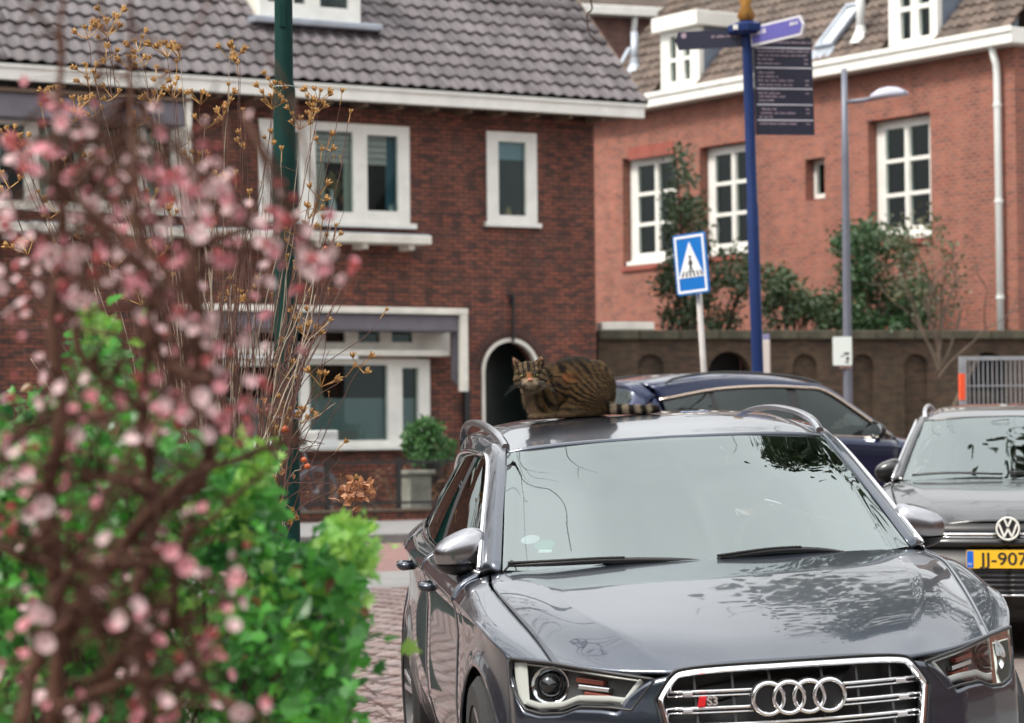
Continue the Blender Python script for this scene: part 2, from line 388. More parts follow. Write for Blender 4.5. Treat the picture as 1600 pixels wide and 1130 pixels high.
# ------------------------------------------------------------------ the near house on the left
ANG_L = R(30)
P0L, NL = Vector((-2.68, 49, 0)), Vector((math.sin(ANG_L), -math.cos(ANG_L), 0))
corner = hit(931, 500, P0L, NL)
HL = tag(empty('brick_house', (corner.x, corner.y, 0), ANG_L), 'dark red brick house with grey tiled roof, white windows and arched doorway', 'house')
fl = Frame(HL)
BRICK_L = brick_mat('dark_red_brick', (.30, .098, .064), (.21, .072, .050), (.052, .040, .036), bw=.23, rh=.078, ms=.012, dark=(.075, .042, .038), patch=(.18, .088, .066), pf=.7)
BRICK_D = brick_mat('dark_arch_brick', (.13, .06, .05), (.10, .05, .045), (.09, .075, .07), bw=.065, rh=.22)
MAUVE = mat('mauve_awning_canvas', (.16, .15, .175), .8, var=.15, scale=3)
WOODB = mat('brown_soffit_wood', (.14, .09, .06), .7, var=.3, scale=5)
TILE_L = mat('grey_roof_tile', (.118, .102, .108), .7, var=.25, scale=2.2, bump=.25, bscale=30, rnd=.28, moss=(.075, .066, .062))
Lx0 = fl.wall(-260, 400).x
OVER = .62
ef = fl.rect(600, 137, 1003, 158, -OVER)           # fascia, measured on its own plane
xe = fl.wall(1003, 172, -OVER).x
zt, zb = fl.wall(760, 149, -OVER).z, fl.wall(760, 171, -OVER).z
win_s = fl.rect(760, 207, 838, 348)
win_d = fl.rect(404, 192, 639, 346)
win_u = fl.rect(-120, 178, 292, 322)
bay_t = fl.rect(330, 514, 703, 547, -.06)
bay_w = fl.rect(330, 560, 672, 698, -.06)
door = fl.rect(757, 533, 840, 800)
dr = (door[1] - door[0]) / 2; door[2] = .05
wallL = plate(MB(), [Lx0, 0, 0, zb - .02], [[win_s[0] + .04, win_s[1] - .04, win_s[2] + .03, win_s[3] - .03],
    [win_d[0] + .04, win_d[1] - .04, win_d[2] + .03, win_d[3] - .03], [win_u[0] + .04, win_u[1] - .04, win_u[2] + .03, win_u[3] - .03],
    [bay_w[0] + .05, bay_w[1] - .05, bay_w[2] + .05, bay_t[3] - .03], door], 0, .32)
for sgn in (-1, 1):                                  # spandrels that round the doorway's head
    cx, zs = (door[0] + door[1]) / 2, door[3] - dr
    arc = [(cx + sgn * dr * math.cos(a), zs + dr * math.sin(a)) for a in np.linspace(0, math.pi / 2, 14)]
    poly = arc + [(cx + sgn * dr, door[3])]
    wallL.prism(poly if sgn < 0 else poly[::-1], 0, .32)
wl = wallL.build('wall', BRICK_L, HL)
sidew = MB().box(-.32, -.003, .32, 9.5, 0, zb - .02).add([(-.003, -0.0, zb - .02), (-.003, 9.5, zb - .02), (-.003, 4.75, zb + 4.2)], [(0, 1, 2)])
sidew.build('gable_wall', BRICK_L, HL)
# door case: pale arch trim, brick arch ring, dark passage behind
cx, zs = (door[0] + door[1]) / 2, door[3] - dr
tr = MB()
ring = lambda r0, r1, y0, y1, n=24: [[(cx + r * math.cos(a), y, zs + r * math.sin(a)) for (r, y) in ((r0, y1), (r0, y0), (r1, y0), (r1, y1))] for a in np.linspace(0, math.pi, n)]
tr.grid(ring(dr - .015, dr + .055, -.02, .1))
for sgn in (-1, 1):
    a, b = sorted((cx + sgn * (dr - .015), cx + sgn * (dr + .055))); tr.box(a, b, -.02, .1, 0, zs)
tr.build('door_trim', CREAM, HL)
arch = empty('door_arch', parent=HL)
nb = 26
bmesh_ = None
for k in range(nb):
    a = math.pi * (k + .5) / nb
    M_ = Matrix.Translation((cx, 0, zs)) @ Matrix.Rotation(-a + math.pi / 2, 4, 'Y') @ Matrix.Translation((0, -.012, dr + .17))
    if bmesh_ is None:
        b0 = MB().box(-.034, .034, 0, .06, -.105, .105).build('brick', BRICK_D, arch); bmesh_ = b0.data; b0.matrix_local = M_
    else: inst('brick', bmesh_, arch, M_)
dd = MB().box(door[0] - .2, door[1] + .2, .9, 1.0, 0, door[3] + .2).box(door[0] - .3, door[0] - .2, .33, 1, 0, door[3] + .2).box(door[1] + .2, door[1] + .3, .33, 1, 0, door[3] + .2)
dd.build('passage', mat('dark_green_door', (.012, .02, .018), .35, var=.3, scale=3), HL)
ln = MB(); a = fl.wall(802, 462, -.08); b = fl.wall(802, 534, -.08)
ln.tube([a, b], .03, 8).box(a.x - .05, a.x + .05, -.05, 0, a.z - .15, a.z + .03)
ln.build('wall_bracket', IRON, HL)
# upper windows
w1 = window(HL, 'window', win_s, [fl.rect(778, 222, 821, 337)], -.03, sill=(.09, .07, .06))
p = fl.rect(778, 222, 821, 250, .1)
MB().box(p[0], p[1], .11, .125, p[2], p[3]).build('blind', mat('pale_blue_blind', (.25, .33, .42), .8), w1)
MB().lathe([(.001, 0), (.06, 0), (.075, .06), (.05, .13), (.035, .2), (.001, .2)], 12, Matrix.Translation((p[0] + .28, .22, win_s[2] + .12))).build('vase', mat('ochre_vase', (.45, .26, .1), .5), w1, smooth=True)
w2 = window(HL, 'window', win_d, [fl.rect(423, 205, 468, 332), fl.rect(492, 205, 551, 331), fl.rect(573, 212, 621, 330)], -.03, sill=(.10, .09, .1))
BLIND = mat('pinkish_blind', (.66, .54, .54), .8, var=.25, scale=9, stretch=(.2, 1, 3))
for (x0, x1, yb) in ((423, 468, 250), (492, 551, 254), (573, 604, 258)):
    p = fl.rect(x0, 200, x1, yb, .1); bl = MB()
    nsl = 6
    for k in range(nsl):
        za, zc = p[2] + (p[3] - p[2]) * k / nsl, p[2] + (p[3] - p[2]) * (k + .92) / nsl
        bl.add([(p[0], .10, za), (p[1], .10, za), (p[1], .125, zc), (p[0], .125, zc)], [(0, 1, 2, 3)])
    bl.build('blind', BLIND, w2)
CURT = mat('blue_curtain', (.06, .17, .24), .8, var=.3, scale=6, stretch=(8, 8, .4))
p = fl.rect(603, 212, 621, 330, .14)
MB().grid([[(p[0] + (p[1] - p[0]) * i / 14, .16 + .025 * math.sin(i * 1.6), z) for i in range(15)] for z in (p[2], p[3])]).build('curtain', CURT, w2, smooth=True)
BOT = mat('white_bottle', (.72, .74, .78), .3)
for (x, h) in ((519, .5), (611, .44)):
    q = fl.wall(x, 331, .2)
    MB().lathe([(.001, 0), (.085, 0), (.085, h * .45), (.03, h * .8), (.028, h), (.001, h)], 14, Matrix.Translation((q.x, .22, win_d[2] + .1))).build('bottle', BOT, w2, smooth=True)
q = fl.wall(541, 312, .25); MB().ball((q.x, .26, q.z), (.12, .1, .13)).build('lamp_globe', mat('orange_ornament', (.62, .14, .06), .5), w2, smooth=True)
fx = MB(); q = fl.wall(524, 285, .3); rng = random.Random(5)
for k in range(60):
    e = Vector((q.x + rng.gauss(0, .12), .32 + rng.uniform(-.05, .05), q.z + rng.gauss(0, .08))); fx.tube([(q.x, .32, q.z - .35), (q.x + (e.x - q.x) * .4, .32, q.z - .1), e], [.004, .004, .003], 4); fx.ball(e, .025, 5, 4)
fx.build('dried_bouquet', mat('straw_bouquet', (.36, .25, .11), .8), w2)
NETC = mat('net_curtain', (.50, .48, .44), .9, var=.3, scale=10, stretch=(9, 9, .4))
for (x0, x1) in ((492, 508), (537, 551)):
    p = fl.rect(x0, 255, x1, 331, .1); MB().grid([[(p[0] + (p[1] - p[0]) * i / 8, .105 + .012 * math.sin(i * 1.9), z) for i in range(9)] for z in (p[2], p[3])]).build('net_curtain', NETC, w2, smooth=True)
w3 = window(HL, 'window', win_u, [fl.rect(a, 194, b, 313) for a, b in ((-110, -40), (-22, 38), (60, 130), (148, 209), (228, 266))], -.03, sill=(.10, .09, .1), mat_=CREAM)
for (x0, x1) in ((-22, 0), (60, 78), (115, 130), (148, 165), (228, 244)):
    p = fl.rect(x0, 194, x1, 313, .1); MB().grid([[(p[0] + (p[1] - p[0]) * i / 8, .105 + .014 * math.sin(i * 1.9), z) for i in range(9)] for z in (p[2], p[3])]).build('net_curtain', NETC, w3, smooth=True)
aw = fl.rect(-140, 148, 291, 186, -.5)
awn = MB().box(aw[0], aw[1], -.55, -.02, aw[2], aw[3]).build('awning', MAUVE, HL, bevel=.02)
q = fl.rect(288, 146, 295, 320, -.5)
MB().box(q[0], q[1] + .02, -.6, -.5, q[2] + .5, q[3]).box(q[0], q[1] + .02, -.56, 0, q[3] - .08, q[3]).build('awning_arm', CREAM, awn)
MB().box(aw[0], aw[1] + .05, -.62, 0, aw[3] + .002, aw[3] + .07).build('awning_cap', WOODB, awn)
# the long slab under the upper windows
sl = fl.rect(-160, 359, 675, 380, -.55)
zsl = fl.wall(600, 371, -.55).z
s_ = MB().box(sl[0], sl[1], -.55, 0.0, zsl - .10, zsl + .06).build('canopy_slab', CREAM, HL, bevel=.015)
MB().box(sl[0], sl[1] - .02, -.5, -.005, zsl + .062, zsl + .085).build('lead_cover', ZINC, s_)
br = None
for k in range(9):
    X = sl[1] - .35 - k * .95
    if br is None: br = MB().box(-.06, .06, -.42, -.002, zsl - .2, zsl - .102).build('bracket', CREAM, s_); br.location.x = X; br0 = br
    else: inst('bracket', br0.data, s_, Matrix.Translation((X, 0, 0)))
# ground floor bay: beam, awning case, transoms, ledge, shop window
zt1, zt0 = fl.wall(600, 480, -.7).z, fl.wall(600, 490, -.7).z
xb0, xb1 = fl.wall(300, 485, -.7).x, fl.wall(731, 487, -.7).x
beam = MB().box(xb0, xb1, -.72, -.002, zt0, zt1).build('bay_cornice', CREAM, HL, bevel=.012)
aw2 = fl.rect(300, 490, 716, 516, -.6)
a2 = MB().box(aw2[0], aw2[1], -.62, -.05, aw2[2], zt0 - .004).build('awning', MAUVE, HL, bevel=.03)
q = fl.rect(722, 490, 731, 612, -.7)
MB().box(q[0] - .03, q[1], -.72, -.6, q[2], zt0 - .004).build('awning_arm', CREAM, a2, bevel=.01)
q = fl.rect(706, 498, 724, 602, -.45)
MB().prism([(q[0], q[2] + .1), (q[0] + .1, q[2]), (q[1], q[2]), (q[1], q[3]), (q[0], q[3] - .2)], -.5, -.42).build('awning_side', MAUVE, a2)
tp = [fl.rect(a, 519, b, 535, -.06) for a, b in ((345, 395), (405, 455), (462, 492), (508, 540), (560, 594), (612, 645))]
w4 = window(HL, 'transom_window', bay_t, tp, -.06, mat_=CREAM)
zl1, zl0 = fl.wall(600, 547, -.35).z, fl.wall(600, 556, -.35).z
MB().box(bay_t[0], fl.wall(702, 550, -.35).x, -.38, -.002, zl0, zl1).build('ledge', CREAM, HL, bevel=.01)
w5 = window(HL, 'shop_window', bay_w, [fl.rect(345, 572, 470, 688, -.06), fl.rect(484, 570, 607, 688, -.06), fl.rect(629, 575, 655, 680, -.06)], -.06, depth=.16, sill=(.07, .1, .05))
MB().prism([(bay_w[0] + 2.45, bay_w[2] + .1), (bay_w[0] + 2.62, bay_w[2] + .1), (bay_w[0] + 2.35, bay_w[3] - .05), (bay_w[0] + 1.9, bay_w[3] - .05)][::-1], .5, .53).build('drape', mat('beige_drape', (.42, .36, .27), .85, var=.2, scale=4), w5)
FROST = mat('frosted_band', (.24, .27, .29), .6)
for pr in ((345, 470), (484, 607), (629, 655)):
    p = fl.rect(pr[0], 622, pr[1], 688, -.06); MB().box(p[0], p[1], .12, .125, p[2], p[3]).build('frosted_band', FROST, w5)
MB().ball((fl.wall(524, 672).x, .35, fl.wall(524, 672).z), .16).build('display_globe', BOT, w5, smooth=True)
q = fl.rect(725, 606, 733, 672, -.06); MB().box(q[0], q[1], -.1, -.002, q[2], q[3]).build('meter_box', IRON, HL)
# eaves: fascia gutter, soffit, rafter tails
fa = MB().box(Lx0 - 1, xe, -OVER - .1, -OVER + .02, zb, zt).box(Lx0 - 1, xe + .02, -OVER - .14, -OVER - .1, zt - .06, zt + .01)
fa.build('fascia', WHITE, HL, bevel=.01)
MB().box(Lx0 - 1, xe - .1, -OVER + .022, .3, zb + .05, zb + .09).build('soffit', WOODB, HL)
rf0 = None
for k in range(24):
    X = -.15 - k * .72
    if rf0 is None: rf0 = MB().box(-.05, .05, -OVER + .03, -.004, zb - .07, zb + .048).build('rafter_end', WOODB, HL); rf0.location.x = X
    else: inst('rafter_end', rf0.data, HL, Matrix.Translation((X, 0, 0)))
# roof
PL = R(42.5)
ry, rz = -OVER - .12, zt + .0
len_l = 7.4
ce, se = math.cos(PL), math.sin(PL)
und = MB().add([(Lx0 - 1, ry + .05, rz - .02), (xe, ry + .05, rz - .02), (xe, ry + len_l * ce, rz + len_l * se - .02), (Lx0 - 1, ry + len_l * ce, rz + len_l * se - .02)], [(0, 1, 2, 3)])
und.add([(Lx0 - 1, ry + len_l * ce, rz + len_l * se - .02), (xe, ry + len_l * ce, rz + len_l * se - .02), (xe, ry + 2 * len_l * ce, rz - .02), (Lx0 - 1, ry + 2 * len_l * ce, rz - .02)], [(0, 1, 2, 3)])
roofL = und.build('roof', IRON, HL)
rn = (0, -se, ce)
dA, dB = fl.on(405, 33, (0, ry, rz + .06), rn), fl.on(556, 33, (0, ry, rz + .06), rn)
dz_, dy_ = (dA.z + dB.z) / 2, (dA.y + dB.y) / 2
s0 = (dy_ - ry) / ce
tiled_roof(fl, roofL, Lx0 - .8, xe - .01, ry, rz, PL, len_l, .27, .385, .052, TILE_L,
           lambda X, s, ex, wd: dA.x - .05 < X < dB.x + .05 and s0 - .15 < s < s0 + 2.4)
MB().box(xe - .02, xe + .03, ry, ry + .01, 0, 0.01)
vg = MB().bar((xe + .02, ry, rz + .0), (xe + .02, ry + len_l * ce, rz + len_l * se), .05, .16, up=(0, -se, ce)); vg.build('verge_board', WOODB, HL)
dm = empty('dormer', parent=HL)
px_ = (556 - 405) / (dB.x - dA.x)
zz = lambda v: dz_ + (33 - v) / px_ * 1.02
xx = lambda u: dA.x + (u - 405) / px_
window(dm, 'dormer_window', [dA.x, dB.x, dz_, dz_ + 1.5], [[xx(418), xx(444), zz(12), zz(-90)], [xx(456), xx(473), zz(12), zz(-90)], [xx(495), xx(538), zz(14), zz(-90)]], dy_ - .1)
MB().box(dA.x - .25, dB.x + .3, dy_ - .45, dy_ - .102, dz_ - .16, dz_ - .03).build('lead_flashing', ZINC, dm, bevel=.03)
MB().box(dA.x - .1, dB.x + .1, dy_ - .25, dy_ + 2.3, dz_ + 1.51, dz_ + 1.62).build('dormer_roof', ZINC, dm)
MB().box(dB.x - .05, dB.x - .003, dy_ + .02, dy_ + 1.9, dz_ - .1, dz_ + 1.5).box(dA.x + .003, dA.x + .05, dy_ + .02, dy_ + 1.9, dz_ - .1, dz_ + 1.5).build('dormer_cheek', CREAM, dm)
# ------------------------------------------------------------------ the brighter brick house on the right
ANG_R = R(-56)
oR = at(1010, 400, 66)
HR = tag(empty('brick_townhouse', (oR.x, oR.y, 0), ANG_R), 'bright orange-red brick house with white gutter, dormers and tall white windows', 'house')
fr = Frame(HR)
BRICK_R = brick_mat('orange_red_brick', (.35, .104, .068), (.24, .072, .050), (.28, .175, .14), bw=.24, rh=.085, ms=.014, dark=(.145, .060, .052), patch=(.43, .17, .12), pf=.8, ps=3.4)
LINTEL = brick_mat('red_lintel_brick', (.40, .10, .075), (.36, .09, .07), (.25, .14, .11), bw=.065, rh=.3, dark=(.33, .08, .06), patch=(.38, .11, .08))
TILE_R = mat('brown_roof_tile', (.165, .118, .092), .8, var=.5, scale=1.6, bump=.4, bscale=25, c2=(.08, .058, .048), rnd=.4, moss=(.07, .06, .048))
xr1 = fr.wall(1588, 300).x; xr0 = fr.wall(925, 300).x - 3
zg1, zg0 = fr.wall(1290, 97, -.3).z, fr.wall(1290, 120, -.3).z
def tallwin(px0, pxm, py0, py1, yy=.24):
    a = fr.wall(px0, (py0 + py1) / 2, yy).x; mth = fr.wall(pxm, (py0 + py1) / 2, yy).x
    z1 = fr.wall(px0, py0, yy).z; z0 = fr.wall(px0, py1, yy).z
    return [a, 2 * mth - a, z0, z1]
TW = [tallwin(986, 1027, 250, 410), tallwin(1107, 1147, 233, 396), tallwin(1371, 1418, 192, 372)]
sm = fr.rect(1272, 250, 1293, 310, .24); sm[1] += .16
op = [[t[0] - .02, t[1] + .02, t[2] - .12, t[3] + .02] for t in TW] + [[sm[0] - .02, sm[1] + .02, sm[2] - .05, sm[3] + .02]]
plate(MB(), [xr0, xr1, 0, zg0 - .01], op, 0, .4).build('wall', BRICK_R, HR)
MB().box(xr1 - .4, xr1 - .003, .41, 9, 0, zg0 - .01).build('end_wall', BRICK_R, HR)
for t in TW:
    ww, hh = t[1] - t[0], t[3] - t[2]; m1, m2 = t[0] + ww * .5 - .05, t[0] + ww * .5 + .05
    pn = []
    for (a, b) in ((t[0] + ww * .14, m1 - .03), (m2 + .03, t[1] - ww * .14)):
        for k in range(3): pn.append([a, b, t[2] + hh * (.075 + k * .295), t[2] + hh * (.075 + k * .295 + .262)])
    wv = window(HR, 'tall_window', t, pn, .24, depth=.1, sill=(.1, .16, .0))
    MB().box(m1, m2, .215, .238, t[2] + .05, t[3] - .1).build('centre_post', WHITE, wv)
cur = MB().grid([[(TW[2][0] + .15 + (TW[2][1] - TW[2][0]) * .30 * i / 16, .342 + .010 * math.sin(i * 1.3), z) for i in range(17)] for z in (TW[2][2], TW[2][3])])
cur.build('curtain', mat('white_curtain', (.75, .74, .70), .9), HR, smooth=True)
for t, f0, f1_, h0, h1 in ((TW[0], .16, .44, .05, .5), (TW[1], .55, .84, .05, .36), (TW[2], .58, .84, .05, .55)):
    MB().grid([[(t[0] + (t[1] - t[0]) * (f0 + (f1_ - f0) * i / 14), .343 + .008 * math.sin(i * 1.7), t[2] + (t[3] - t[2]) * h) for i in range(15)] for h in (h0, h1)]).build('net_curtain', NETC, HR, smooth=True)
wv = window(HR, 'small_window', sm, [[sm[0] + .09, sm[1] - .09, sm[2] + .1, sm[3] - .1]], .24)
q = fr.rect(981, 226, 1052, 245, -.01); MB().box(q[0], q[1], -.015, .05, q[2], q[3]).build('lintel', LINTEL, HR)
for k, t in enumerate(TW): MB().box(t[0] - .06, t[1] + .06, -.06, .1, t[2] - .24, t[2] - .135).build('brick_sill', LINTEL, HR)
gut = MB().box(xr0, xr1 + .35, -.42, .3, zg0, zg1).box(xr0, xr1 + .38, -.46, -.42, zg1 - .1, zg1 + .02).box(xr1 + .0, xr1 + .352, .3, 9, zg0 + .002, zg1 - .002)
gut.build('gutter', WHITE, HR, bevel=.015)
dp = fr.wall(1557, 70, -.14)
dpo = MB().tube([(dp.x, -.3, zg0 + .05), (dp.x, -.16, zg0 - .35), (dp.x, -.14, zg0 - .6), (dp.x, -.14, .2)], .075, 12).build('downpipe', PVC, HR, smooth=True)
for k in range(4): MB().lathe([(.076, -.03), (.095, -.03), (.095, .03), (.076, .03)], 12, Matrix.Translation((dp.x, -.14, zg0 - 1.2 - k * 2))).build('pipe_clip', PVC, dpo)
# roof
PR = R(47); lr = 9.0; ce, se = math.cos(PR), math.sin(PR)
ry2, rz2 = -.30, zg1 - .02
rn2 = Vector((0, -se, ce))
vA = fr.on(962, 124, (0, ry2, rz2), rn2); vB = fr.on(1050, 2, (0, ry2, rz2), rn2); vd = (vB - vA) / (vB.y - vA.y)
vlo, vhi = vA + vd * (ry2 + .05 - vA.y), vA + vd * (ry2 + lr * ce - vA.y)
und = MB().add([(vlo.x, ry2 + .05, rz2 - .03), (xr1 + .1, ry2 + .05, rz2 - .03), (xr1 + .1, ry2 + lr * ce, rz2 + lr * se), (vhi.x, ry2 + lr * ce, rz2 + lr * se)], [(0, 1, 2, 3)])
und.add([(vhi.x, ry2 + lr * ce, rz2 + lr * se), (xr1 + .1, ry2 + lr * ce, rz2 + lr * se), (xr1 + .1, ry2 + 2 * lr * ce, rz2 - .03), (vhi.x, ry2 + 2 * lr * ce, rz2 - .03)], [(0, 1, 2, 3)])
roofR = und.build('roof', mat('roof_batten_brown', (.09, .065, .055), .9), HR)
rn2 = Vector((0, -se, ce))
rp = lambda px, py: fr.on(px, py, (0, ry2, rz2 + .05), rn2)
CHK = mat('blue_grey_cheek', (.17, .20, .255), .6, var=.2, scale=2)
def dormer(px0, px1, py_top, py_bot, hfas, panes):
    yd = -.10
    a, b = fr.wall(px0, py_bot, yd).x, fr.wall(px1, py_bot, yd).x
    z0 = fr.wall((px0 + px1) / 2, py_bot, yd).z; z1 = fr.wall((px0 + px1) / 2, py_top, yd).z
    d = empty('dormer', parent=HR)
    ww, hh = b - a, z1 - z0
    pn = [[a + ww * p[0], a + ww * p[1], z0 + hh * p[2], z0 + hh * p[3]] for p in panes]
    window(d, 'dormer_window', [a, b, z0, z1], pn, yd, depth=.14)
    dep = (z1 - z0 + .9) / math.tan(PR)
    for (x_, nm) in ((b - .06, 'cheek'), (a + .003, 'cheek')):
        MB().box(x_, x_ + .055, yd + .15, yd + dep, z0, z1 - .003).build(nm, CHK, d)
    MB().box(a - .14, b + .14, yd - .18, yd + dep + .3, z1, z1 + hfas).build('dormer_roof', WHITE, d, bevel=.02)
    MB().bar((b + .03, yd + .05, z0 - .0), (b + .03, yd + dep * .95, z0 + dep * .95 * math.tan(PR)), .07, .1).build('flashing', ZINC, d)
    return a, b, (z0 - rz2) / se, (z1 - rz2) / se
d1 = dormer(1033, 1093, 46, 137, .36, [(.24, .40, .12, .46), (.24, .40, .52, .9), (.60, .76, .12, .46), (.60, .76, .52, .9)])
d2 = dormer(1389, 1465, -45, 76, .4, [(.24, .46, .14, .50), (.62, .85, .14, .50), (.24, .46, .56, .9), (.62, .85, .56, .9)])
s1, s2 = rp(1277, 78), rp(1322, 12)
to_s = lambda p: (p.y - ry2) / ce
kx0, kx1, ks0, ks1 = s1.x, rp(1304, 74).x, to_s(s1), to_s(s2)
tiled_roof(fr, roofR, xr0, xr1 + .2, ry2, rz2, PR, lr, .25, .34, .06, TILE_R,
           lambda X, s, ex, wd: (d1[0] - .02 < X < d1[1] + .02 and s < 2.2) or (d2[0] - .02 < X < d2[1] + .02 and s < 2.6) or (kx0 - .1 < X < kx1 + .1 and ks0 - .2 < s < ks1), kind=1,
           cut=lambda u, v: v > 165 or u < 940, drop=lambda u, v: u < 958 + (122 - v) * .72)
RB = Matrix.Translation((0, ry2, rz2)) @ Matrix.Rotation(PR, 4, 'X')
sk = MB(); plate(sk, [kx0, kx1, ks0, ks1], [[kx0 + .1, kx1 - .1, ks0 + .1, ks1 - .1]], 0, .1)
skl = sk.build('skylight', ZINC, HR, M=RB @ Matrix(((1, 0, 0, 0), (0, 0, 1, 0), (0, -1, 0, .16), (0, 0, 0, 1))))
MB().box(kx0 + .09, kx1 - .09, ks0 + .09, ks1 - .09, .1, .115).build('pane', mat('painted_sky_glass', (.85, .88, .9), .35, .9), skl, M=RB)  # whitish pane colour stands in for the sky mirrored in the glass
MB().box(kx0 - .1, kx1 + .1, ks0 - .35, ks0 - .004, .06, .075).build('flashing', ZINC, skl, M=RB)
def stack(px, py, h, r, m_, name='vent_pipe'):
    p = rp(px, py); o = MB().tube([p - Vector((0, 0, .2)), p + Vector((0, 0, h))], r, 10).build(name, m_, HR, smooth=True)
    MB().lathe([(r * 1.02, .25), (r * 1.3, .1), (r * 2.6, -.15)], 12, Matrix.Translation(p)).build('collar', m_, o)
    return p
stack(1345, 58, 1.6, .10, PVC)
pv = stack(992, 106, .9, .10, ZINC)
MB().bar(rp(958, 125), rp(985, 76), .16, .1, up=rn2).build('valley_gutter', ZINC, HR)

# ------------------------------------------------------------------ a taller wing behind, seen in the gap between the roofs
oW = at(960, 80, 76)
HW = tag(empty('rear_wing', (oW.x, oW.y, 0), R(20)), 'taller brick wing with white gutter in the gap between the two roofs', 'house')
fw = Frame(HW)
BRICK_W = brick_mat('brown_red_brick', (.235, .12, .10), (.20, .095, .08), (.17, .12, .11), dark=(.13, .07, .06), patch=(.25, .14, .12))
zw1, zw0 = fw.wall(960, 9, -.3).z, fw.wall(960, 24, -.3).z
xw1, xw0 = fw.wall(1052, 20).x, fw.wall(700, 20).x
MB().box(xw0, xw1, 0, 8, 0, zw0 - .01).build('wall', BRICK_W, HW)
MB().box(xw0, xw1 + .3, -.4, .2, zw0, zw1).build('gutter', WHITE, HW, bevel=.02)
MB().add([(xw0, -.4, zw1 - .05), (xw1 + .3, -.4, zw1 - .05), (xw1 + .3, 5, zw1 + 5), (xw0, 5, zw1 + 5)], [(0, 1, 2, 3)]).build('roof', TILE_R, HW, solid=.1)
q = fw.wall(990, 30, -.12); q2 = fw.wall(962, 118, -.12)
MB().tube([(q.x, -.25, zw0 + .05), (q.x, -.14, zw0 - .3), (q.x - .02, -.12, zw0 - 1.0), (q2.x, -.12, q2.z)], .085, 10).build('downpipe', PVC, HW, smooth=True)

# ------------------------------------------------------------------ dark garden wall with arched niches
ANG_A = R(13)
GW = tag(empty('garden_wall', (corner.x + .05, corner.y + .35, 0), ANG_A), 'mossy dark brick garden wall with a row of arched niches', 'wall')
fa_ = Frame(GW)
BRICK_M = brick_mat('mossy_brick', (.12, .068, .048), (.085, .055, .04), (.07, .058, .045), dark=(.05, .035, .028), patch=(.10, .075, .042))
MOSS = mat('mossy_coping', (.075, .068, .045), .9, var=.5, scale=3, bump=.4)
zc1, zc0 = fa_.wall(1250, 516, -.1).z, fa_.wall(1250, 530, -.1).z
xa1 = fa_.wall(1780, 560).x
nich = []
for (c_, w_, t_) in ((1017, 40, 553), (1140, 66, 549), (1258, 38, 553), (1348, 36, 553), (1432, 38, 553), (1545, 62, 550), (1650, 40, 553)):
    r_ = fa_.rect(c_ - w_ / 2, t_, c_ + w_ / 2, 690); nich.append(r_)
nich = [[n[0], n[1], .9, n[3]] for n in nich]
wa = plate(MB(), [0, xa1, 0, zc0 - .004], nich, 0, .3)
for n in nich:
    c_, r_ = (n[0] + n[1]) / 2, (n[1] - n[0]) / 2
    for sgn in (-1, 1):
        arc = [(c_ + sgn * r_ * math.cos(a), n[3] - r_ + r_ * math.sin(a)) for a in np.linspace(0, math.pi / 2, 10)] + [(c_ + sgn * r_, n[3])]
        wa.prism(arc if sgn < 0 else arc[::-1], 0, .3)
wa.build('wall', BRICK_M, GW)
for k, n in enumerate(nich):
    MB().box(n[0] - .1, n[1] + .1, .1 + (.81 if k in (1, 5) else 0), .14 + (.86 if k in (1, 5) else 0), .6, n[3] + .2).build('niche_back', IRON if k in (1, 5) else BRICK_M, GW)
    if k in (1, 5): MB().box(n[0] - .12, n[0] - .1, .31, .9, .6, n[3] + .2).box(n[1] + .1, n[1] + .12, .31, .9, .6, n[3] + .2).box(n[0] - .1, n[1] + .1, .31, .9, n[3] + .1, n[3] + .2).build('niche_side', IRON, GW)
nco = 14; cw = xa1 / nco; cme = None
for k in range(nco):
    if cme is None:
        o = MB().box(.006, cw - .006, -.1, .42, zc0, zc1).build('coping_stone', MOSS, GW, bevel=.02); cme = o
    else:
        c_ = cme.copy(); col.objects.link(c_); c_.location.x = cw * k
q = fa_.rect(932, 503, 1022, 515, -.02)
MB().box(.06, q[1], -.05, .35, zc1 + .004, zc1 + .16).build('stone_slab', CREAM, GW, bevel=.02)
# ------------------------------------------------------------------ ground
GROUND = mat('far_asphalt', (.07, .068, .07), .9, var=.25, scale=.8, bump=.2, bscale=50)
tag(MB().add([(-400, -400, -.05), (400, -400, -.05), (400, 400, -.05), (-400, 400, -.05)], [(0, 1, 2, 3)]).build('ground', GROUND), kind='structure')
tdir = Vector((math.cos(ANG_L), math.sin(ANG_L), 0)); ndir = Vector((-math.sin(ANG_L), math.cos(ANG_L), 0))
G0 = at(600, 846, 38); ang_g = ANG_L
ST = Frame(empty('street_origin')); bpy.data.objects.remove(ST.o)
Ms = Matrix.Rotation(ANG_L, 4, 'Z')
def gdist(px, py):
    p = hit(px, py, (0, 0, 0), (0, 0, 1)); return p.dot(ndir)
def strip(name, d0, d1, z, m_, kerb=0):
    b = MB()
    if kerb: b.box(-90, 90, d0, d1, -.045, z)
    else: b.add([(-90, d0, z), (90, d0, z), (90, d1, z), (-90, d1, z)], [(0, 1, 2, 3)])
    return tag(b.build(name, m_, M=Ms), kind='structure')
dk, dp_, db, dg = gdist(570, 848), gdist(570, 818), gdist(590, 891), gdist(600, 916)
PAVG = mat('grey_paving', (.19, .185, .185), .85, var=.2, scale=2.5, bump=.15)
REDA = mat('red_asphalt', (.19, .105, .095), .9, var=.2, scale=3, bump=.2, bscale=90)
GRYA = mat('grey_concrete_band', (.20, .195, .19), .88, var=.2, scale=2, bump=.15)
KERB = mat('kerb_stone', (.20, .195, .19), .85, var=.3, scale=3)
strip('pavement', dk + .2, dp_ + 12, .10, PAVG, 1)
kb = None
kst = tag(empty('kerb', (0, 0, 0), ANG_L), kind='structure')
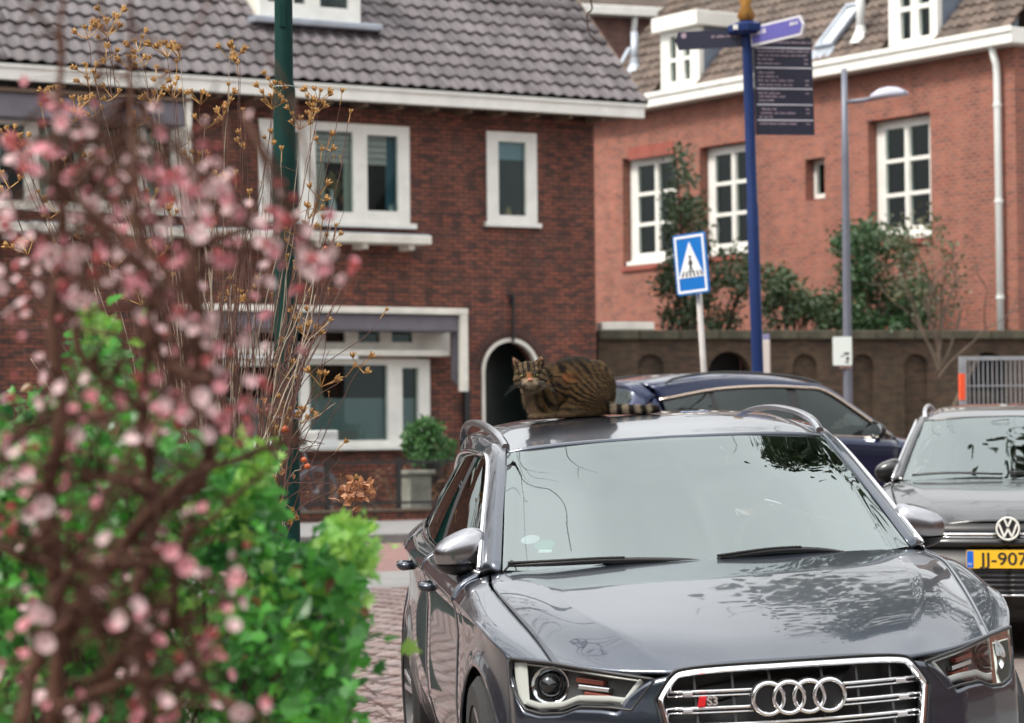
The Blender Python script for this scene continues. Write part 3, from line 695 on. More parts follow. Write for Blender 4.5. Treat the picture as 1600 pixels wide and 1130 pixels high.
for k in range(26):
    if kb is None: kb = MB().box(.008, .985, dk, dk + .195, -.045, .112).build('kerb_stone', KERB, kst, bevel=.015); kb.location.x = 10
    else:
        o = kb.copy(); col.objects.link(o); o.location.x = 10 + k * 1.0
strip('red_cycle_path', db, dk - .004, -.02, REDA)
strip('concrete_band', dg, db - .004, -.016, GRYA)
PAVB = mat('pavement_brick', (.285, .205, .195), .85, var=.35, scale=6, bump=.3, bscale=50)
MORT = mat('sandy_joint', (.16, .13, .115), .95, var=.3, scale=9)
brickroad = strip('brick_road', -14, dg - .004, -.022, MORT)
# road bricks: herringbone laid at 45 degrees to the kerb, nearest in view singly, the rest as one mass
bl, bw_, bh = .205, .098, .05
pb = [mat('pavement_brick_%s' % n, c, .85, var=.25, scale=7, bump=.3, bscale=60) for n, c in (('rose', (.20, .142, .135)), ('grey', (.185, .148, .145)), ('brown', (.165, .115, .105)), ('pale', (.23, .18, .17)))]
def brick_mesh(m_):
    o = MB().box(-bl / 2, bl / 2, -bw_ / 2, bw_ / 2, -bh, 0).build('road_brick', m_, None)
    bm = bmesh.new(); bm.from_mesh(o.data); bmesh.ops.bevel(bm, geom=[e for e in bm.edges if all(v.co.z > -.01 for v in e.verts)], offset=.006, segments=1, affect='EDGES'); bm.to_mesh(o.data); bm.free()
    me = o.data; bpy.data.objects.remove(o); return me
bms = [brick_mesh(m_) for m_ in pb]
rests = [MB() for _ in pb]
geo = [([tuple(v.co) for v in me.vertices], [tuple(p.vertices) for p in me.polygons]) for me in bms]
rng = random.Random(11); cand = []
u_ = bl + .005
for i in range(-70, 71):
    for j in range(-60, 61):
        for o_ in (0, 1):
            a_, b_ = (i * u_ / 2 * 1, 0)
            # herringbone lattice: pairs of bricks stepped by half a length
            x = i * u_ / 2 + j * u_; y = i * u_ / 2 - j * u_
            if o_: x, y, rt = x + u_ * .75 - u_ / 4, y + u_ * .25 + u_ / 4 - u_ * .25, math.pi / 2
            else: rt = 0
            p = Matrix.Rotation(ANG_L + R(45), 3, 'Z') @ Vector((x, y, 0)) + Vector((-1.1, 16.5, 0))
            if p.dot(ndir) > dg - .12 or p.y < 10 or p.y > 31 or not (-.15 * p.y < p.x < -.04 * p.y + .6): continue
            d = p - CAM; z = d.dot(FWD); uu = 800 + F_PX * d.dot(RT) / z; vv = 565 - F_PX * d.dot(UPV) / z
            vis = 545 < uu < 668 and vv < 1135
            cand.append((0 if vis else 1, z, p, rt, rng.randrange(4) if rng.random() < .8 else 0))
cand.sort(key=lambda t: t[:2])
for k, (nv, z, p, rt, mi) in enumerate(cand):
    M_ = Matrix.Translation((p.x, p.y, rng.uniform(-.004, .002))) @ Matrix.Rotation(ANG_L + R(45) + rt + rng.uniform(-.03, .03), 4, 'Z') @ Matrix.Rotation(rng.uniform(-.02, .02), 4, 'X')
    if nv == 0 and k < 300: inst('road_brick', bms[mi], brickroad, M_)
    else: rests[mi].add([M_ @ Vector(q) for q in geo[mi][0]], geo[mi][1])
for m_, r_ in zip(pb, rests):
    if r_.v: r_.build('brick_paving', m_, brickroad)['kind'] = 'stuff'
# low raised strip on which the near car has its far wheels
lowp = MB().box(.0, 12, -6, 4.6, -.045, .06)
lp = tag(lowp.build('parking_strip', PAVG), kind='structure'); lp.location = (.72, 8, 0); lp.rotation_euler.z = .126
rise = tag(MB().box(-4.2, 16, -1.2, 3.2, -.045, .22).build('raised_forecourt', GRYA), kind='structure'); rise.location = (4.6, 24.0, 0); rise.rotation_euler.z = R(30)
ter = tag(MB().box(.4, 22, .5, 14, -.05, 2.3).build('garden_terrace', mat('garden_soil', (.07, .055, .035), .95, var=.4, scale=3)), kind='structure'); ter.location = GW.location; ter.rotation_euler.z = ANG_A

# ------------------------------------------------------------------ front garden of the near house: plinth wall, iron railing, pot plant, pedestal
fy = fl.I @ hit(560, 815, (0, 0, .1), (0, 0, 1)); yF = fy.y
PL_ = mat('mossy_plinth', (.095, .075, .045), .9, var=.5, scale=3, bump=.4, c2=(.06, .035, .028))
zp = fl.wall(560, 797, yF).z
x0, x1 = fl.wall(-260, 800, yF).x, fl.wall(860, 800, yF).x
pw = tag(empty('garden_plinth', (HL.location), ANG_L), 'low mossy brick plinth in front of the dark brick house', 'wall')
MB().box(x0, x1, yF, yF + .3, .05, zp - .06).build('base', BRICK_L, pw)
MB().box(x0, x1 + .02, yF - .04, yF + .34, zp - .058, zp).build('coping', PL_, pw, bevel=.015)
rl = tag(empty('iron_railing', (HL.location), ANG_L), 'thin black iron railing on the mossy plinth', 'railing')
zr = fl.wall(600, 722, yF + .1).z
MB().box(x0, x1, yF + .12, yF + .17, zr - .03, zr + .02).build('top_rail', IRON, rl)
MB().box(x0, x1, yF + .12, yF + .17, zp + .08, zp + .12).build('bottom_rail', IRON, rl)
po = None
for px in (180, 290, 400, 512, 624, 735):
    X = fl.wall(px, 760, yF + .12).x
    if po is None: po = MB().box(-.035, .035, yF + .11, yF + .18, zp + .004, zr + .06).build('post', IRON, rl); po.location.x = X
    else: inst('post', po.data, rl, Matrix.Translation((X, 0, 0)))
pdx = [fl.wall(p, 760, yF + .9).x for p in (634, 668)]
pd = tag(MB().box(pdx[0], pdx[1], yF + .75, yF + 1.1, .1, fl.wall(650, 742, yF + .9).z).box(pdx[0] - .06, pdx[1] + .06, yF + .7, yF + 1.15, fl.wall(650, 742, yF + .9).z + .002, fl.wall(650, 735, yF + .9).z).build('stone_pedestal', mat('grey_stone', (.2, .2, .17), .9, var=.4, scale=4), None, bevel=.02),
         'grey stone pedestal behind the iron railing', 'pedestal')
pd.location = HL.location; pd.rotation_euler.z = ANG_L

# ------------------------------------------------------------------ posts and signs
LGREEN = mat('dark_green_paint', (.004, .030, .025), .6, var=.25, scale=6, spec=.12)
Dp = 14.5
pb_, ptop = at(449, 860, Dp), at(445, -60, Dp)
lpst = tag(empty('lamp_post', (pb_.x, pb_.y, 0)), 'dark green lamp post rising between the dry shrub and the brick house', 'lamp post')
k_ = F_PX / Dp
zA = at(445, 132, Dp).z
rr = lambda w: w / k_ / 2 * .94
MB().lathe([(.001, 0), (.12, 0), (.12, .5), (rr(44), .62), (rr(43), 1.35), (rr(40), 1.42), (rr(37), zA - .03), (rr(31), zA + .02), (rr(28), zA + 1.5), (rr(27), zA + 1.7), (.001, zA + 1.7)], 24).build('post', LGREEN, lpst, smooth=True, angle=40)
for dz in (0, .03): MB().lathe([(rr(44), 0), (rr(48), .004), (rr(48), .014), (rr(44), .018)], 24, Matrix.Translation((0, 0, at(445, 655, Dp).z + dz))).build('steel_band', ZINC, lpst, smooth=True)
zw_ = at(445, 136, Dp).z
MB().tube([(rr(34) * math.cos(a), rr(34) * math.sin(a), zw_) for a in np.linspace(0, 2 * math.pi, 20)] + [(rr(60), -.05, zw_ - .01)], .0035, 5).build('wire_tie', mat('galvanised_wire', (.45, .5, .5), .4, .8), lpst)
MB().box(-rr(10), rr(10), -rr(34), -rr(30), at(445, 45, Dp).z, at(445, 5, Dp).z).build('door_hatch', LGREEN, lpst, bevel=.01)
zn = at(437, 820, Dp).z
pl = MB().box(-.06, .02, -rr(45), -rr(42), zn - .03, zn + .03).build('number_plate', BLACKP, lpst)
text('number', '38', .05, WHITE, lpst, Matrix.Translation((-.055, -rr(45.6), zn)) @ Matrix.Rotation(R(90), 4, 'X'), .0005)
MB().lathe([(.05, 0), (.09, .1), (.2, .5), (.24, .52), (.1, .68), (.001, .72)], 16, Matrix.Scale(.6, 4) @ Matrix.Translation((0, 0, (zA + 1.68) / .6))).build('lantern', LGREEN, lpst)

NAVY = mat('navy_blue_paint', (.005, .021, .10), .45, spec=.25, var=.15, scale=4)
NAVYD = mat('dark_navy_panel', (.012, .013, .035), .45)
VIOLET = mat('violet_sign_face', (.11, .10, .36), .4)
PRINT = mat('grey_pink_print', (.33, .25, .30), .6)
PRINTW = mat('pale_print', (.62, .6, .66), .6)
Dn = 28.0; kn = F_PX / Dn
b0 = at(1186, 640, Dn); t0 = at(1167, 55, Dn)
wp = tag(empty('wayfinding_post', (b0.x - b0.z * (t0.x - b0.x) / (t0.z - b0.z), b0.y, 0)), 'blue wayfinding post with a tall directory panel and two finger signs', 'signpost')
lean = (t0.x - b0.x) / (t0.z - b0.z)
wp.rotation_euler.y = math.atan(lean)
zt_ = t0.z
zj = at(1175, 320, Dn).z
MB().lathe([(.001, 0), (.085, 0), (.07, .1), (.062, 1), (.062, zj), (.055, zj + .02), (.055, zt_), (.001, zt_)], 20).build('post', NAVY, wp, smooth=True, angle=40)
hd = MB().lathe([(.001, 0), (.14, 0), (.2, .03), (.2, .1), (.1, .14), (.001, .15)], 8, Matrix.Translation((0, 0, zt_))).build('cap', NAVY, wp)
MB().box(-.16, -.11, -.205, -.19, zt_ + .035, zt_ + .085).build('cap_badge', WHITE, hd)
fin = MB().lathe([(.07, .0), (.1, .05), (.05, .16), (.09, .26), (.04, .34), (.001, .36)], 12, Matrix.Translation((0, 0, zt_ + .15))).build('finial', mat('gilt_orange', (.30, .14, .022), .45, .2, var=.5, scale=12), wp, smooth=True)
zl = lambda py: at(1230, py, Dn).z
def panel(name, x0, x1, z0, z1, rz, m_, frame=None, point=0, th=.03):
    o = empty(name, parent=wp); o.rotation_euler = (0, 0, rz); o.rotation_euler.y = -wp.rotation_euler.y * 0
    s_ = 1 if x1 > x0 else -1
    poly = [(x0, z0), (x1 - s_ * point, z0), (x1, (z0 + z1) / 2), (x1 - s_ * point, z1), (x0, z1)] if point else [(x0, z0), (x1, z0), (x1, z1), (x0, z1)]
    if s_ < 0: poly = poly[::-1]
    MB().prism(poly, -th / 2, th / 2).build('board', frame or m_, o)
    if frame:
        cx_, cz_ = (x0 + x1) / 2, (z0 + z1) / 2
        q_ = [(cx_ + (x - cx_) * .95, cz_ + (z - cz_) * .74) for x, z in poly]
        MB().prism(q_, -th / 2 - .004, -th / 2 - .001).build('face', m_, o)
    return o
dpn = panel('directory_panel', .07, .73, zl(210), zl(58), R(18), NAVYD)
rng = random.Random(2)
def lines(par, rows, x0, x1, y, m_):
    for (z, a, b, h) in rows:                                            # blurred print: word-length runs of small strokes
        ln_ = MB(); x = a
        if h < .015: ln_.box(x0 + (x1 - x0) * a, x0 + (x1 - x0) * b, y - .003, y, z - h / 2, z + h / 2)
        while h >= .015 and x < b:
            e = min(b, x + rng.uniform(.05, .16)); q = x
            while q < e:
                hh = h * rng.choice((.7, .7, 1.0)); ln_.box(x0 + (x1 - x0) * q, x0 + (x1 - x0) * (q + .013), y - .003, y, z - h / 2, z - h / 2 + hh); q += .018
            x = e + .028
        if ln_.v: ln_.build('printed_line', m_, par)['kind'] = 'stuff'
H_ = zl(58) - zl(210); zb_ = zl(210)
rows = []; rw = [(.955, .08, .98), (.862, .06, .95), (.82, .06, .9), (.78, .05, .32), (.735, .05, .45), (.60, .05, .4), (.64, .06, .34), (.56, .05, .66), (.515, .06, .64), (.43, .05, .42), (.395, .05, .5), (.355, .05, .32), (.265, .1, .35), (.225, .08, .66), (.185, .05, .27), (.115, .05, .7)]
for (f_, a, b) in rw: rows.append((zb_ + H_ * f_, a, b, .020))
for f_ in (.78, .735, .56, .515, .43, .265, .225, .115): rows.append((zb_ + H_ * f_, .86, .93, .018))
lines(dpn, rows, .07, .73, -.0165, PRINT)
for f_ in (.895, .69, .475, .31, .15): lines(dpn, [(zb_ + H_ * f_, .02, .98, .013)], .07, .73, -.0165, PRINTW)
f1 = panel('finger_sign', -.05, -.75, zl(72), zl(44), R(-10), NAVYD, point=.03)
lines(f1, [(zl(54), .02, .45, .028)], -.05, -.75, -.0165, PRINT); 
MB().lathe([(.001, 0), (.03, 0), (.03, .003), (.001, .003)], 12, Matrix.Translation((-.66, -.0165, zl(50))) @ Matrix.Rotation(R(90), 4, 'X')).build('pictogram', PRINT, f1)
f2 = panel('finger_sign', .06, .74, -.105, .105, R(-42), VIOLET, frame=mat('pale_frame', (.6, .58, .62), .5), point=.04); f2.location.z = zl(59); f2.rotation_euler.y = R(-4)
lines(f2, [(.03, .0, .3, .05), (.035, .75, .9, .04)], .06, .74, -.0205, PRINTW)

# pedestrian crossing sign
Dc = 27.0
SBLUE = mat('traffic_blue', (.008, .16, .52), .35, coat=.3); SWHITE = mat('traffic_white', (.82, .83, .84), .35); SBLACK = mat('traffic_black', (.015, .015, .017), .5)
cb, ct = at(1100, 585, Dc), at(1089, 412, Dc)
cs = tag(empty('crossing_sign', (cb.x - cb.z * (ct.x - cb.x) / (ct.z - cb.z), cb.y, 0)), 'blue pedestrian crossing sign with white triangle on a leaning pale pole', 'road sign')
cs.rotation_euler = (0, math.atan((ct.x - cb.x) / (ct.z - cb.z)), 0)
hz = ct.z; sw, sh = .40, .61
MB().tube([(0, 0, 0), (0, 0, hz + sh * .45)], .03, 12).build('pole', mat('pale_grey_pole', (.47, .44, .42), .5, var=.15), cs, smooth=True)
MB().lathe([(.031, 0), (.036, 0), (.036, .05), (.031, .05)], 12, Matrix.Translation((0, 0, cb.z - .05))).build('pole_band', mat('yellow_band', (.6, .5, .08), .5), cs)
sg = empty('sign_plate', parent=cs); sg.location = (-.068, -.075, hz); sg.rotation_euler = (0, R(-1.5), R(-40))
def rrect(w, h, r, n=6):
    P = []
    for (sx, sz, a0) in ((1, 1, 0), (-1, 1, 90), (-1, -1, 180), (1, -1, 270)):
        for k in range(n + 1):
            a = R(a0 + 90 * k / n); P.append((sx * (w / 2 - r) + r * math.cos(a), sz * (h / 2 - r) + r * math.sin(a)))
    return P
fl_y = lambda P, y0, y1, nm, m_, par: MB().prism(P, y0, y1).build(nm, m_, par)
fl_y(rrect(sw, sh, .03)[::-1], -.0, .02, 'board', SBLUE, sg)
o = plate(MB(), [-sw / 2 + .018, sw / 2 - .018, -sh / 2 + .018, sh / 2 - .018], [[-sw / 2 + .042, sw / 2 - .042, -sh / 2 + .042, sh / 2 - .042]], -.003, 0).build('white_border', SWHITE, sg)
tri = [(-.158, -.135), (.158, -.135), (.0, .225)]
fl_y(tri, -.003, -.0005, 'white_triangle', SWHITE, sg)
man = MB()
for a, b, w_ in (((0, .045), (0, -.02), .028), ((0, -.015), (.022, -.085), .014), ((0, -.015), (-.022, -.085), .014), ((.0, .04), (.028, .0), .010), ((.0, .04), (-.026, .0), .010)):
    man.bar((a[0], -.0045, a[1]), (b[0], -.0045, b[1]), w_, .003, up=(0, 1, 0))
man.lathe([(.001, 0), (.016, 0), (.016, .003), (.001, .003)], 12, Matrix.Translation((0, -.0035, .07)) @ Matrix.Rotation(R(90), 4, 'X'))
man.build('walking_figure', SBLACK, sg)
zbm = MB()
for k in range(6): 
    X = -.125 + k * .05; zbm.prism([(X, -.125), (X + .022, -.125), (X * .78 + .02, -.07), (X * .78 + .004, -.07)], -.005, -.0035)
zbm.build('crossing_stripes', SBLACK, sg)

# grey street lamp with a white notice
Dl = 36.0
GREYM = mat('grey_painted_steel', (.15, .16, .20), .45, .2, var=.15, scale=3)
lb, lt = at(1325, 620, Dl), at(1319, 108, Dl)
gl_ = tag(empty('street_lamp', (lb.x - lb.z * (lt.x - lb.x) / (lt.z - lb.z), lb.y, 0)), 'slim grey street lamp with a side arm in front of the orange-red house', 'street lamp')
gl_.rotation_euler.y = math.atan((lt.x - lb.x) / (lt.z - lb.z))
MB().lathe([(.001, 0), (.065, 0), (.06, 2.0), (.05, lt.z - 1.2), (.038, lt.z), (.001, lt.z)], 14).build('post', GREYM, gl_, smooth=True)
za = at(1320, 160, Dl).z
arm = MB().tube([(0, 0, za), (.25, -.05, za + .02), (.8, -.2, za + .1)], [.03, .028, .024], 8).build('arm', GREYM, gl_, smooth=True)
hd = MB(); 
hd.lathe([(.001, 0), (.27, 0), (.25, .05), (.13, .12), (.001, .14)], 18, Matrix.Translation((.58, -.14, za + .05)) @ Matrix.Rotation(R(-5), 4, 'Y') @ Matrix.Diagonal((1, .45, 1, 1)))
hd.build('lamp_head', mat('pale_lilac_hood', (.42, .42, .50), .5), gl_, smooth=True)
nz_ = at(1315, 549, Dl).z
ns = tag(MB().prism([(x, z) for x, z in rrect(.255, .385, .02)][::-1], -.085, -.072).build('notice_board', mat('notice_white', (.66, .72, .69), .5), None), 'small white notice fixed to the grey street lamp', 'notice')
ns.location = (at(1315, 549, Dl).x, lb.y, nz_)
pr_ = MB()
for (a, b, c_, d_) in ((.02, .09, -.05, -.02), (.05, .09, -.12, -.08), (-.02, .02, -.075, -.06), (.04, .08, -.16, -.135)): pr_.box(a, b, -.0875, -.0855, c_, d_)
pr_.build('print', SBLACK, ns)
MB().box(-.02, .12, -.07, .07, -.23, -.195).build('clamp', mat('rusty_clamp', (.3, .2, .16), .7), ns)
# the small boxes on the wall beside the blue post
qb = at(1191, 540, 49); mbx = tag(MB().box(-.13, .13, -.1, .1, -.2, .2).build('wall_box', mat('lilac_box', (.18, .17, .30), .6), None, bevel=.02), 'small lilac box on the mossy wall beside the blue post', 'box'); mbx.location = qb
qb = at(1194, 553, 48.5); mb2 = tag(MB().box(-.1, .1, -.06, .06, -.38, .25).build('letter_board', mat('pale_board', (.52, .46, .42), .6), None, bevel=.01), 'narrow pale board on the mossy wall below the lilac box', 'board'); mb2.location = qb

# site fence on the far right
Df = 30.0
fo = at(1508, 680, Df)
sf = tag(empty('site_fence', (fo.x, fo.y, 0), R(8)), 'grey steel mesh site fence with orange-red post stripe above the black car', 'fence')
STEEL = mat('galvanised_steel', (.36, .37, .40), .5, .5, var=.2)
zf1 = at(1510, 557, Df).z; Wf = 3.4
MB().box(-.055, .02, -.03, .03, .0, zf1).box(Wf - .05, Wf, -.02, .02, 0, zf1).box(.0201, Wf - .0501, -.02, .02, zf1 - .045, zf1).box(.0201, Wf - .0501, -.02, .02, .2, .24).build('frame', STEEL, sf)
MB().box(-.058, .0, -.034, .03, at(1510, 625, Df).z, at(1510, 584, Df).z).build('reflective_stripe', mat('orange_red_tape', (.85, .10, .03), .5), sf)
wv_ = None
for k in range(62):
    X = .06 + k * .053
    if wv_ is None: wv_ = MB().box(-.0055, .0055, -.008, .008, .24, zf1 - .045).build('upright_bar', STEEL, sf); wv_.location.x = X
    else: inst('upright_bar', wv_.data, sf, Matrix.Translation((X, 0, 0)))
for z in (zf1 - .33, zf1 - .7, zf1 - 1.1): MB().box(.02, Wf - .05, -.018, -.011, z - .008, z + .008).build('cross_wire', STEEL, sf)

# ------------------------------------------------------------------ bicycle parked by the railing, mostly behind the lamp post
bo = at(518, 750, 47.3)
bi = tag(empty('bicycle', (bo.x, bo.y, .1), ANG_L), 'grey bicycle with a white front box standing behind the green lamp post', 'bicycle'); bi.scale = (1.2, 1.2, 1.2)
BGREY = mat('bicycle_grey', (.09, .095, .11), .45, .2)
def wheel_b(x):
    o = empty('wheel', parent=bi); o.location = (x, 0, .36)
    MB().lathe([(.345 + .022 * math.cos(a), .022 * math.sin(a)) for a in np.linspace(0, 2 * math.pi, 9)[:-1]], 32, Matrix.Rotation(R(90), 4, 'X'), close=True).build('tyre', mat('grey_tyre', (.13, .135, .16), .7), o, smooth=True)
    MB().lathe([(.31, -.012), (.32, -.012), (.32, .012), (.31, .012)], 32, Matrix.Rotation(R(90), 4, 'X'), close=True).build('rim', STEEL, o)
    s_ = MB()
    for k in range(18): a = 2 * math.pi * k / 18; s_.tube([(.02 * math.cos(a + .5), .02 * (-1) ** k, .02 * math.sin(a + .5)), (.315 * math.cos(a), 0, .315 * math.sin(a))], .0018, 3)
    s_.build('spokes', STEEL, o)
    MB().lathe([(.001, -.05), (.025, -.05), (.025, .05), (.001, .05)], 10, Matrix.Rotation(R(90), 4, 'X')).build('hub', STEEL, o)
wheel_b(-.25); wheel_b(-1.33)
MB().tube([(-.25, 0, .36), (-.38, 0, .75), (-.45, 0, .98)], .018, 8).tube([(-.42, 0, .85), (-.85, 0, .35), (-1.05, 0, .9)], .018, 8).tube([(-.85, 0, .33), (-1.33, 0, .36), (-1.02, 0, .8)], .014, 8).tube([(-.43, 0, .8), (-1.02, 0, .72)], .016, 8).build('frame', BGREY, bi, smooth=True)
MB().tube([(-.65, -.28, 1.08), (-.5, -.22, 1.1), (-.44, 0, 1.05), (-.5, .22, 1.1), (-.65, .28, 1.08)], .013, 8).build('handlebar', BGREY, bi, smooth=True)
MB().ball((-1.08, 0, .96), (.13, .09, .045)).build('saddle', BLACKP, bi, smooth=True)
MB().box(-.34, .02, -.2, .2, .98, 1.25).build('front_box', mat('white_crate', (.66, .68, .68), .5), bi, bevel=.02)
# ------------------------------------------------------------------ cars
def paint(name, c, metal=.55, rough=.34, flake=.06, coat_ior=1.5):
    m_ = mat(name, c, rough, metal, coat=1.0, coat_rough=.015); t = m_.node_tree; b = t.nodes['Principled BSDF']; b.inputs['Coat IOR'].default_value = coat_ior
    tc = N(t, 'ShaderNodeTexCoord'); v = N(t, 'ShaderNodeTexVoronoi', Scale=900.0); t.links.new(tc.outputs['Object'], v.inputs['Vector'])
    mr = N(t, 'ShaderNodeMix', data_type='RGBA'); mr.inputs[0].default_value = .5
    mr.inputs[6].default_value = c4(tuple(x * (1 - flake * 3) for x in c)); mr.inputs[7].default_value = c4(tuple(x * (1 + flake * 6) for x in c))
    s_ = N(t, 'ShaderNodeSeparateColor'); t.links.new(v.outputs['Color'], s_.inputs[0]); t.links.new(s_.outputs[0], mr.inputs[0]); t.links.new(mr.outputs[2], b.inputs['Base Color'])
    n2 = N(t, 'ShaderNodeTexNoise', Scale=3.0, Detail=3.0); t.links.new(tc.outputs['Object'], n2.inputs['Vector'])     # thin road film dulls the clear coat
    r2 = N(t, 'ShaderNodeMapRange'); r2.inputs['To Min'].default_value = .01; r2.inputs['To Max'].default_value = .045; t.links.new(n2.outputs['Fac'], r2.inputs['Value']); t.links.new(r2.outputs[0], b.inputs['Coat Roughness'])
    return m_
WSCREEN = glass_mat('windscreen_glass', (.66, .78, .74), 2.7)
SIDEGL = glass_mat('tinted_glass', (.10, .12, .115), 1.6)
ALU = mat('brushed_aluminium', (.36, .36, .38), .22, 1.0)
SATIN = mat('satin_silver', (.62, .62, .64), .30, .9)
CABIN = mat('cabin_charcoal', (.075, .078, .08), .75)
LENSG = glass_mat('lamp_lens', (.90, .92, .92), 1.12)
LAMPIN = mat('lamp_housing', (.11, .11, .112), .35, .3)
DRL = mat('white_light_guide', (.58, .58, .55), .25)
REDREFL = mat('painted_red_reflection', (.25, .06, .04), .3)  # reddish reflection inside the headlamps, put into the base colour
arr = lambda *r: np.array(r, float)
def interp3(tab, y):
    tab = np.asarray(tab, float); return np.array([np.interp(y, tab[:, 1], tab[:, 0]), y, np.interp(y, tab[:, 1], tab[:, 2])])
def smooth_tab(tab, n=10): return catmull(np.asarray(tab, float), n, 0)
HOOD = np.array([
 [(0,.060,.703),(.20,.070,.701),(.37,.108,.682),(.52,.200,.690),(.69,.345,.7145)],
 [(0,.22,.770),(.22,.232,.768),(.432,.262,.758),(.57,.36,.756),(.706,.47,.752)],
 [(0,.46,.838),(.26,.47,.836),(.52,.48,.825),(.62,.54,.813),(.722,.60,.789)],
 [(0,.80,.906),(.30,.80,.904),(.60,.80,.893),(.675,.81,.874),(.750,.83,.845)],
 [(0,1.05,.946),(.32,1.06,.944),(.645,1.08,.932),(.715,1.09,.918),(.776,1.10,.906)],
 [(0,1.20,.968),(.33,1.215,.965),(.668,1.26,.951),(.72,1.29,.948),(.757,1.33,.942)]])
FENT = np.array([
 [(.69,.345,.713),(.75,.41,.722),(.800,.475,.724)],
 [(.715,.55,.776),(.79,.585,.779),(.845,.62,.772)],
 [(.742,.76,.829),(.825,.775,.829),(.872,.79,.812)],
 [(.768,.98,.881),(.845,.98,.869),(.882,1.0,.833)],
 [(.781,1.15,.918),(.850,1.16,.898),(.886,1.2,.846)],
 [(.760,1.335,.943),(.838,1.36,.916),(.888,1.385,.857)]])
SIDEU = np.array([
 [(.790,1.385,.942),(.852,1.385,.910),(.888,1.385,.857)],
 [(.825,1.90,.960),(.870,1.90,.932),(.892,1.90,.886)],
 [(.832,2.50,.988),(.876,2.50,.958),(.894,2.50,.921)],
 [(.812,3.20,1.022),(.862,3.20,.988),(.884,3.20,.951)],
 [(.745,3.75,1.07),(.815,3.75,1.02),(.852,3.75,.966)],
 [(.66,4.12,1.04),(.74,4.12,1.0),(.78,4.12,.96)]])
SHOULD = smooth_tab(np.concatenate([FENT[:, 2], SIDEU[1:, 2]]))
BELT = smooth_tab(SIDEU[:, 0])
DLOT = smooth_tab([(.786,1.40,.962),(.728,1.69,1.140),(.664,2.03,1.322),(.667,2.3,1.350),(.668,2.7,1.358),(.648,3.2,1.335),(.61,3.75,1.255)])
RSIDE = np.array([
 [(.722,1.315,.955),(.757,1.335,.965),(.790,1.385,.948)],
 [(.665,1.63,1.152),(.700,1.65,1.158),(.730,1.69,1.138)],
 [(.600,1.985,1.352),(.636,2.01,1.354),(.665,2.05,1.328)],
 [(.580,2.3,1.402),(.634,2.3,1.394),(.669,2.3,1.352)],
 [(.572,2.7,1.430),(.636,2.7,1.413),(.670,2.7,1.360)],
 [(.56,3.2,1.430),(.62,3.2,1.408),(.650,3.2,1.337)],
 [(.53,3.80,1.365),(.58,3.78,1.342),(.612,3.75,1.257)]])
ROOF = np.array([
 [(0,1.905,1.378),(.3,1.92,1.374),(.5,1.955,1.364),(.598,1.99,1.353)],
 [(0,2.2,1.430),(.3,2.2,1.426),(.49,2.2,1.412),(.586,2.2,1.386)],
 [(0,2.6,1.470),(.3,2.6,1.466),(.49,2.6,1.452),(.574,2.6,1.426)],
 [(0,3.2,1.476),(.3,3.2,1.471),(.47,3.2,1.454),(.56,3.2,1.432)],
 [(0,3.85,1.405),(.28,3.85,1.40),(.45,3.84,1.388),(.53,3.81,1.367)]])
WS = np.array([
 [(0,1.12,.950),(.33,1.155,.949),(.60,1.248,.951),(.716,1.312,.955)],
 [(0,1.39,1.105),(.32,1.422,1.101),(.57,1.493,1.093),(.677,1.535,1.088)],
 [(0,1.645,1.248),(.31,1.673,1.243),(.535,1.729,1.2325),(.638,1.765,1.226)],
 [(0,1.898,1.374),(.30,1.92,1.3677),(.50,1.959,1.3565),(.597,1.985,1.349)]])
def gplan(x): return float(np.interp(abs(x), [0,.2,.42,.55,.69,.80,.83,.86], [.02,.04,.125,.205,.345,.475,.55,.68]))
WHEELS = (.875, 3.51); WZ, ARCH = .322, .352

class Car:
    def __init__(s, root, T=None, paint_=None):
        s.o = root; s.T = T or (lambda P: P); s.p = paint_
    def put(s, name, grids, m_, both=True, sides=(1, -1), solid=.010, parent=None, smooth=True, flip=False, out=0.0):
        "grids: list of rows x cols x 3 (right half); mirrored either into one mesh or as two objects"
        res = []
        def mk(ss):
            b = MB()
            for sg_ in ss:
                for g in grids:
                    P = s.T(np.array(g, float).copy()); P[..., 0] *= sg_
                    b.grid(P, flip=(sg_ < 0) != flip)
            return b.build(name, m_, parent or s.o, smooth=smooth, solid=solid, weld=.0004 if both == 'weld' else False, angle=28 if both == 'weld' else None)
        if both: res.append(mk(sides))
        else: res += [mk((k,)) for k in sides]
        return res
    def pt(s, p): return Vector(s.T(np.array([p], float))[0])

def inset(P, a=0, b=0, c=0, d=0, g=.0028):
    "pull panel borders in (rows first/last, cols first/last) to leave shut lines"
    P = np.array(P, float)
    def pull(i, j, ax):
        A = np.take(P, i, ax); B = np.take(P, j, ax); dv = B - A; L = np.linalg.norm(dv, axis=-1, keepdims=True) + 1e-9
        return A + dv / L * np.minimum(g, L * .8)
    if a: P[0] = pull(0, 1, 0)
    if b: P[-1] = pull(-1, -2, 0)
    if c: P[:, 0] = pull(0, 1, 1)
    if d: P[:, -1] = pull(-1, -2, 1)
    return P
def side_x(y, z, xs, zs):
    dz = zs - z
    off = np.interp(dz, [0, .012, .05, .12, .25, .36, .48, .60, .75], [0, -.007, -.016, -.019, -.008, .0, -.004, -.030, -.085])
    x = xs + off * min(1, max(0, (y - .48) / .25))
    for yw in WHEELS:
        r = math.hypot(y - yw, z - WZ); x += .016 * math.exp(-((r - ARCH) / .05) ** 2)
    return x
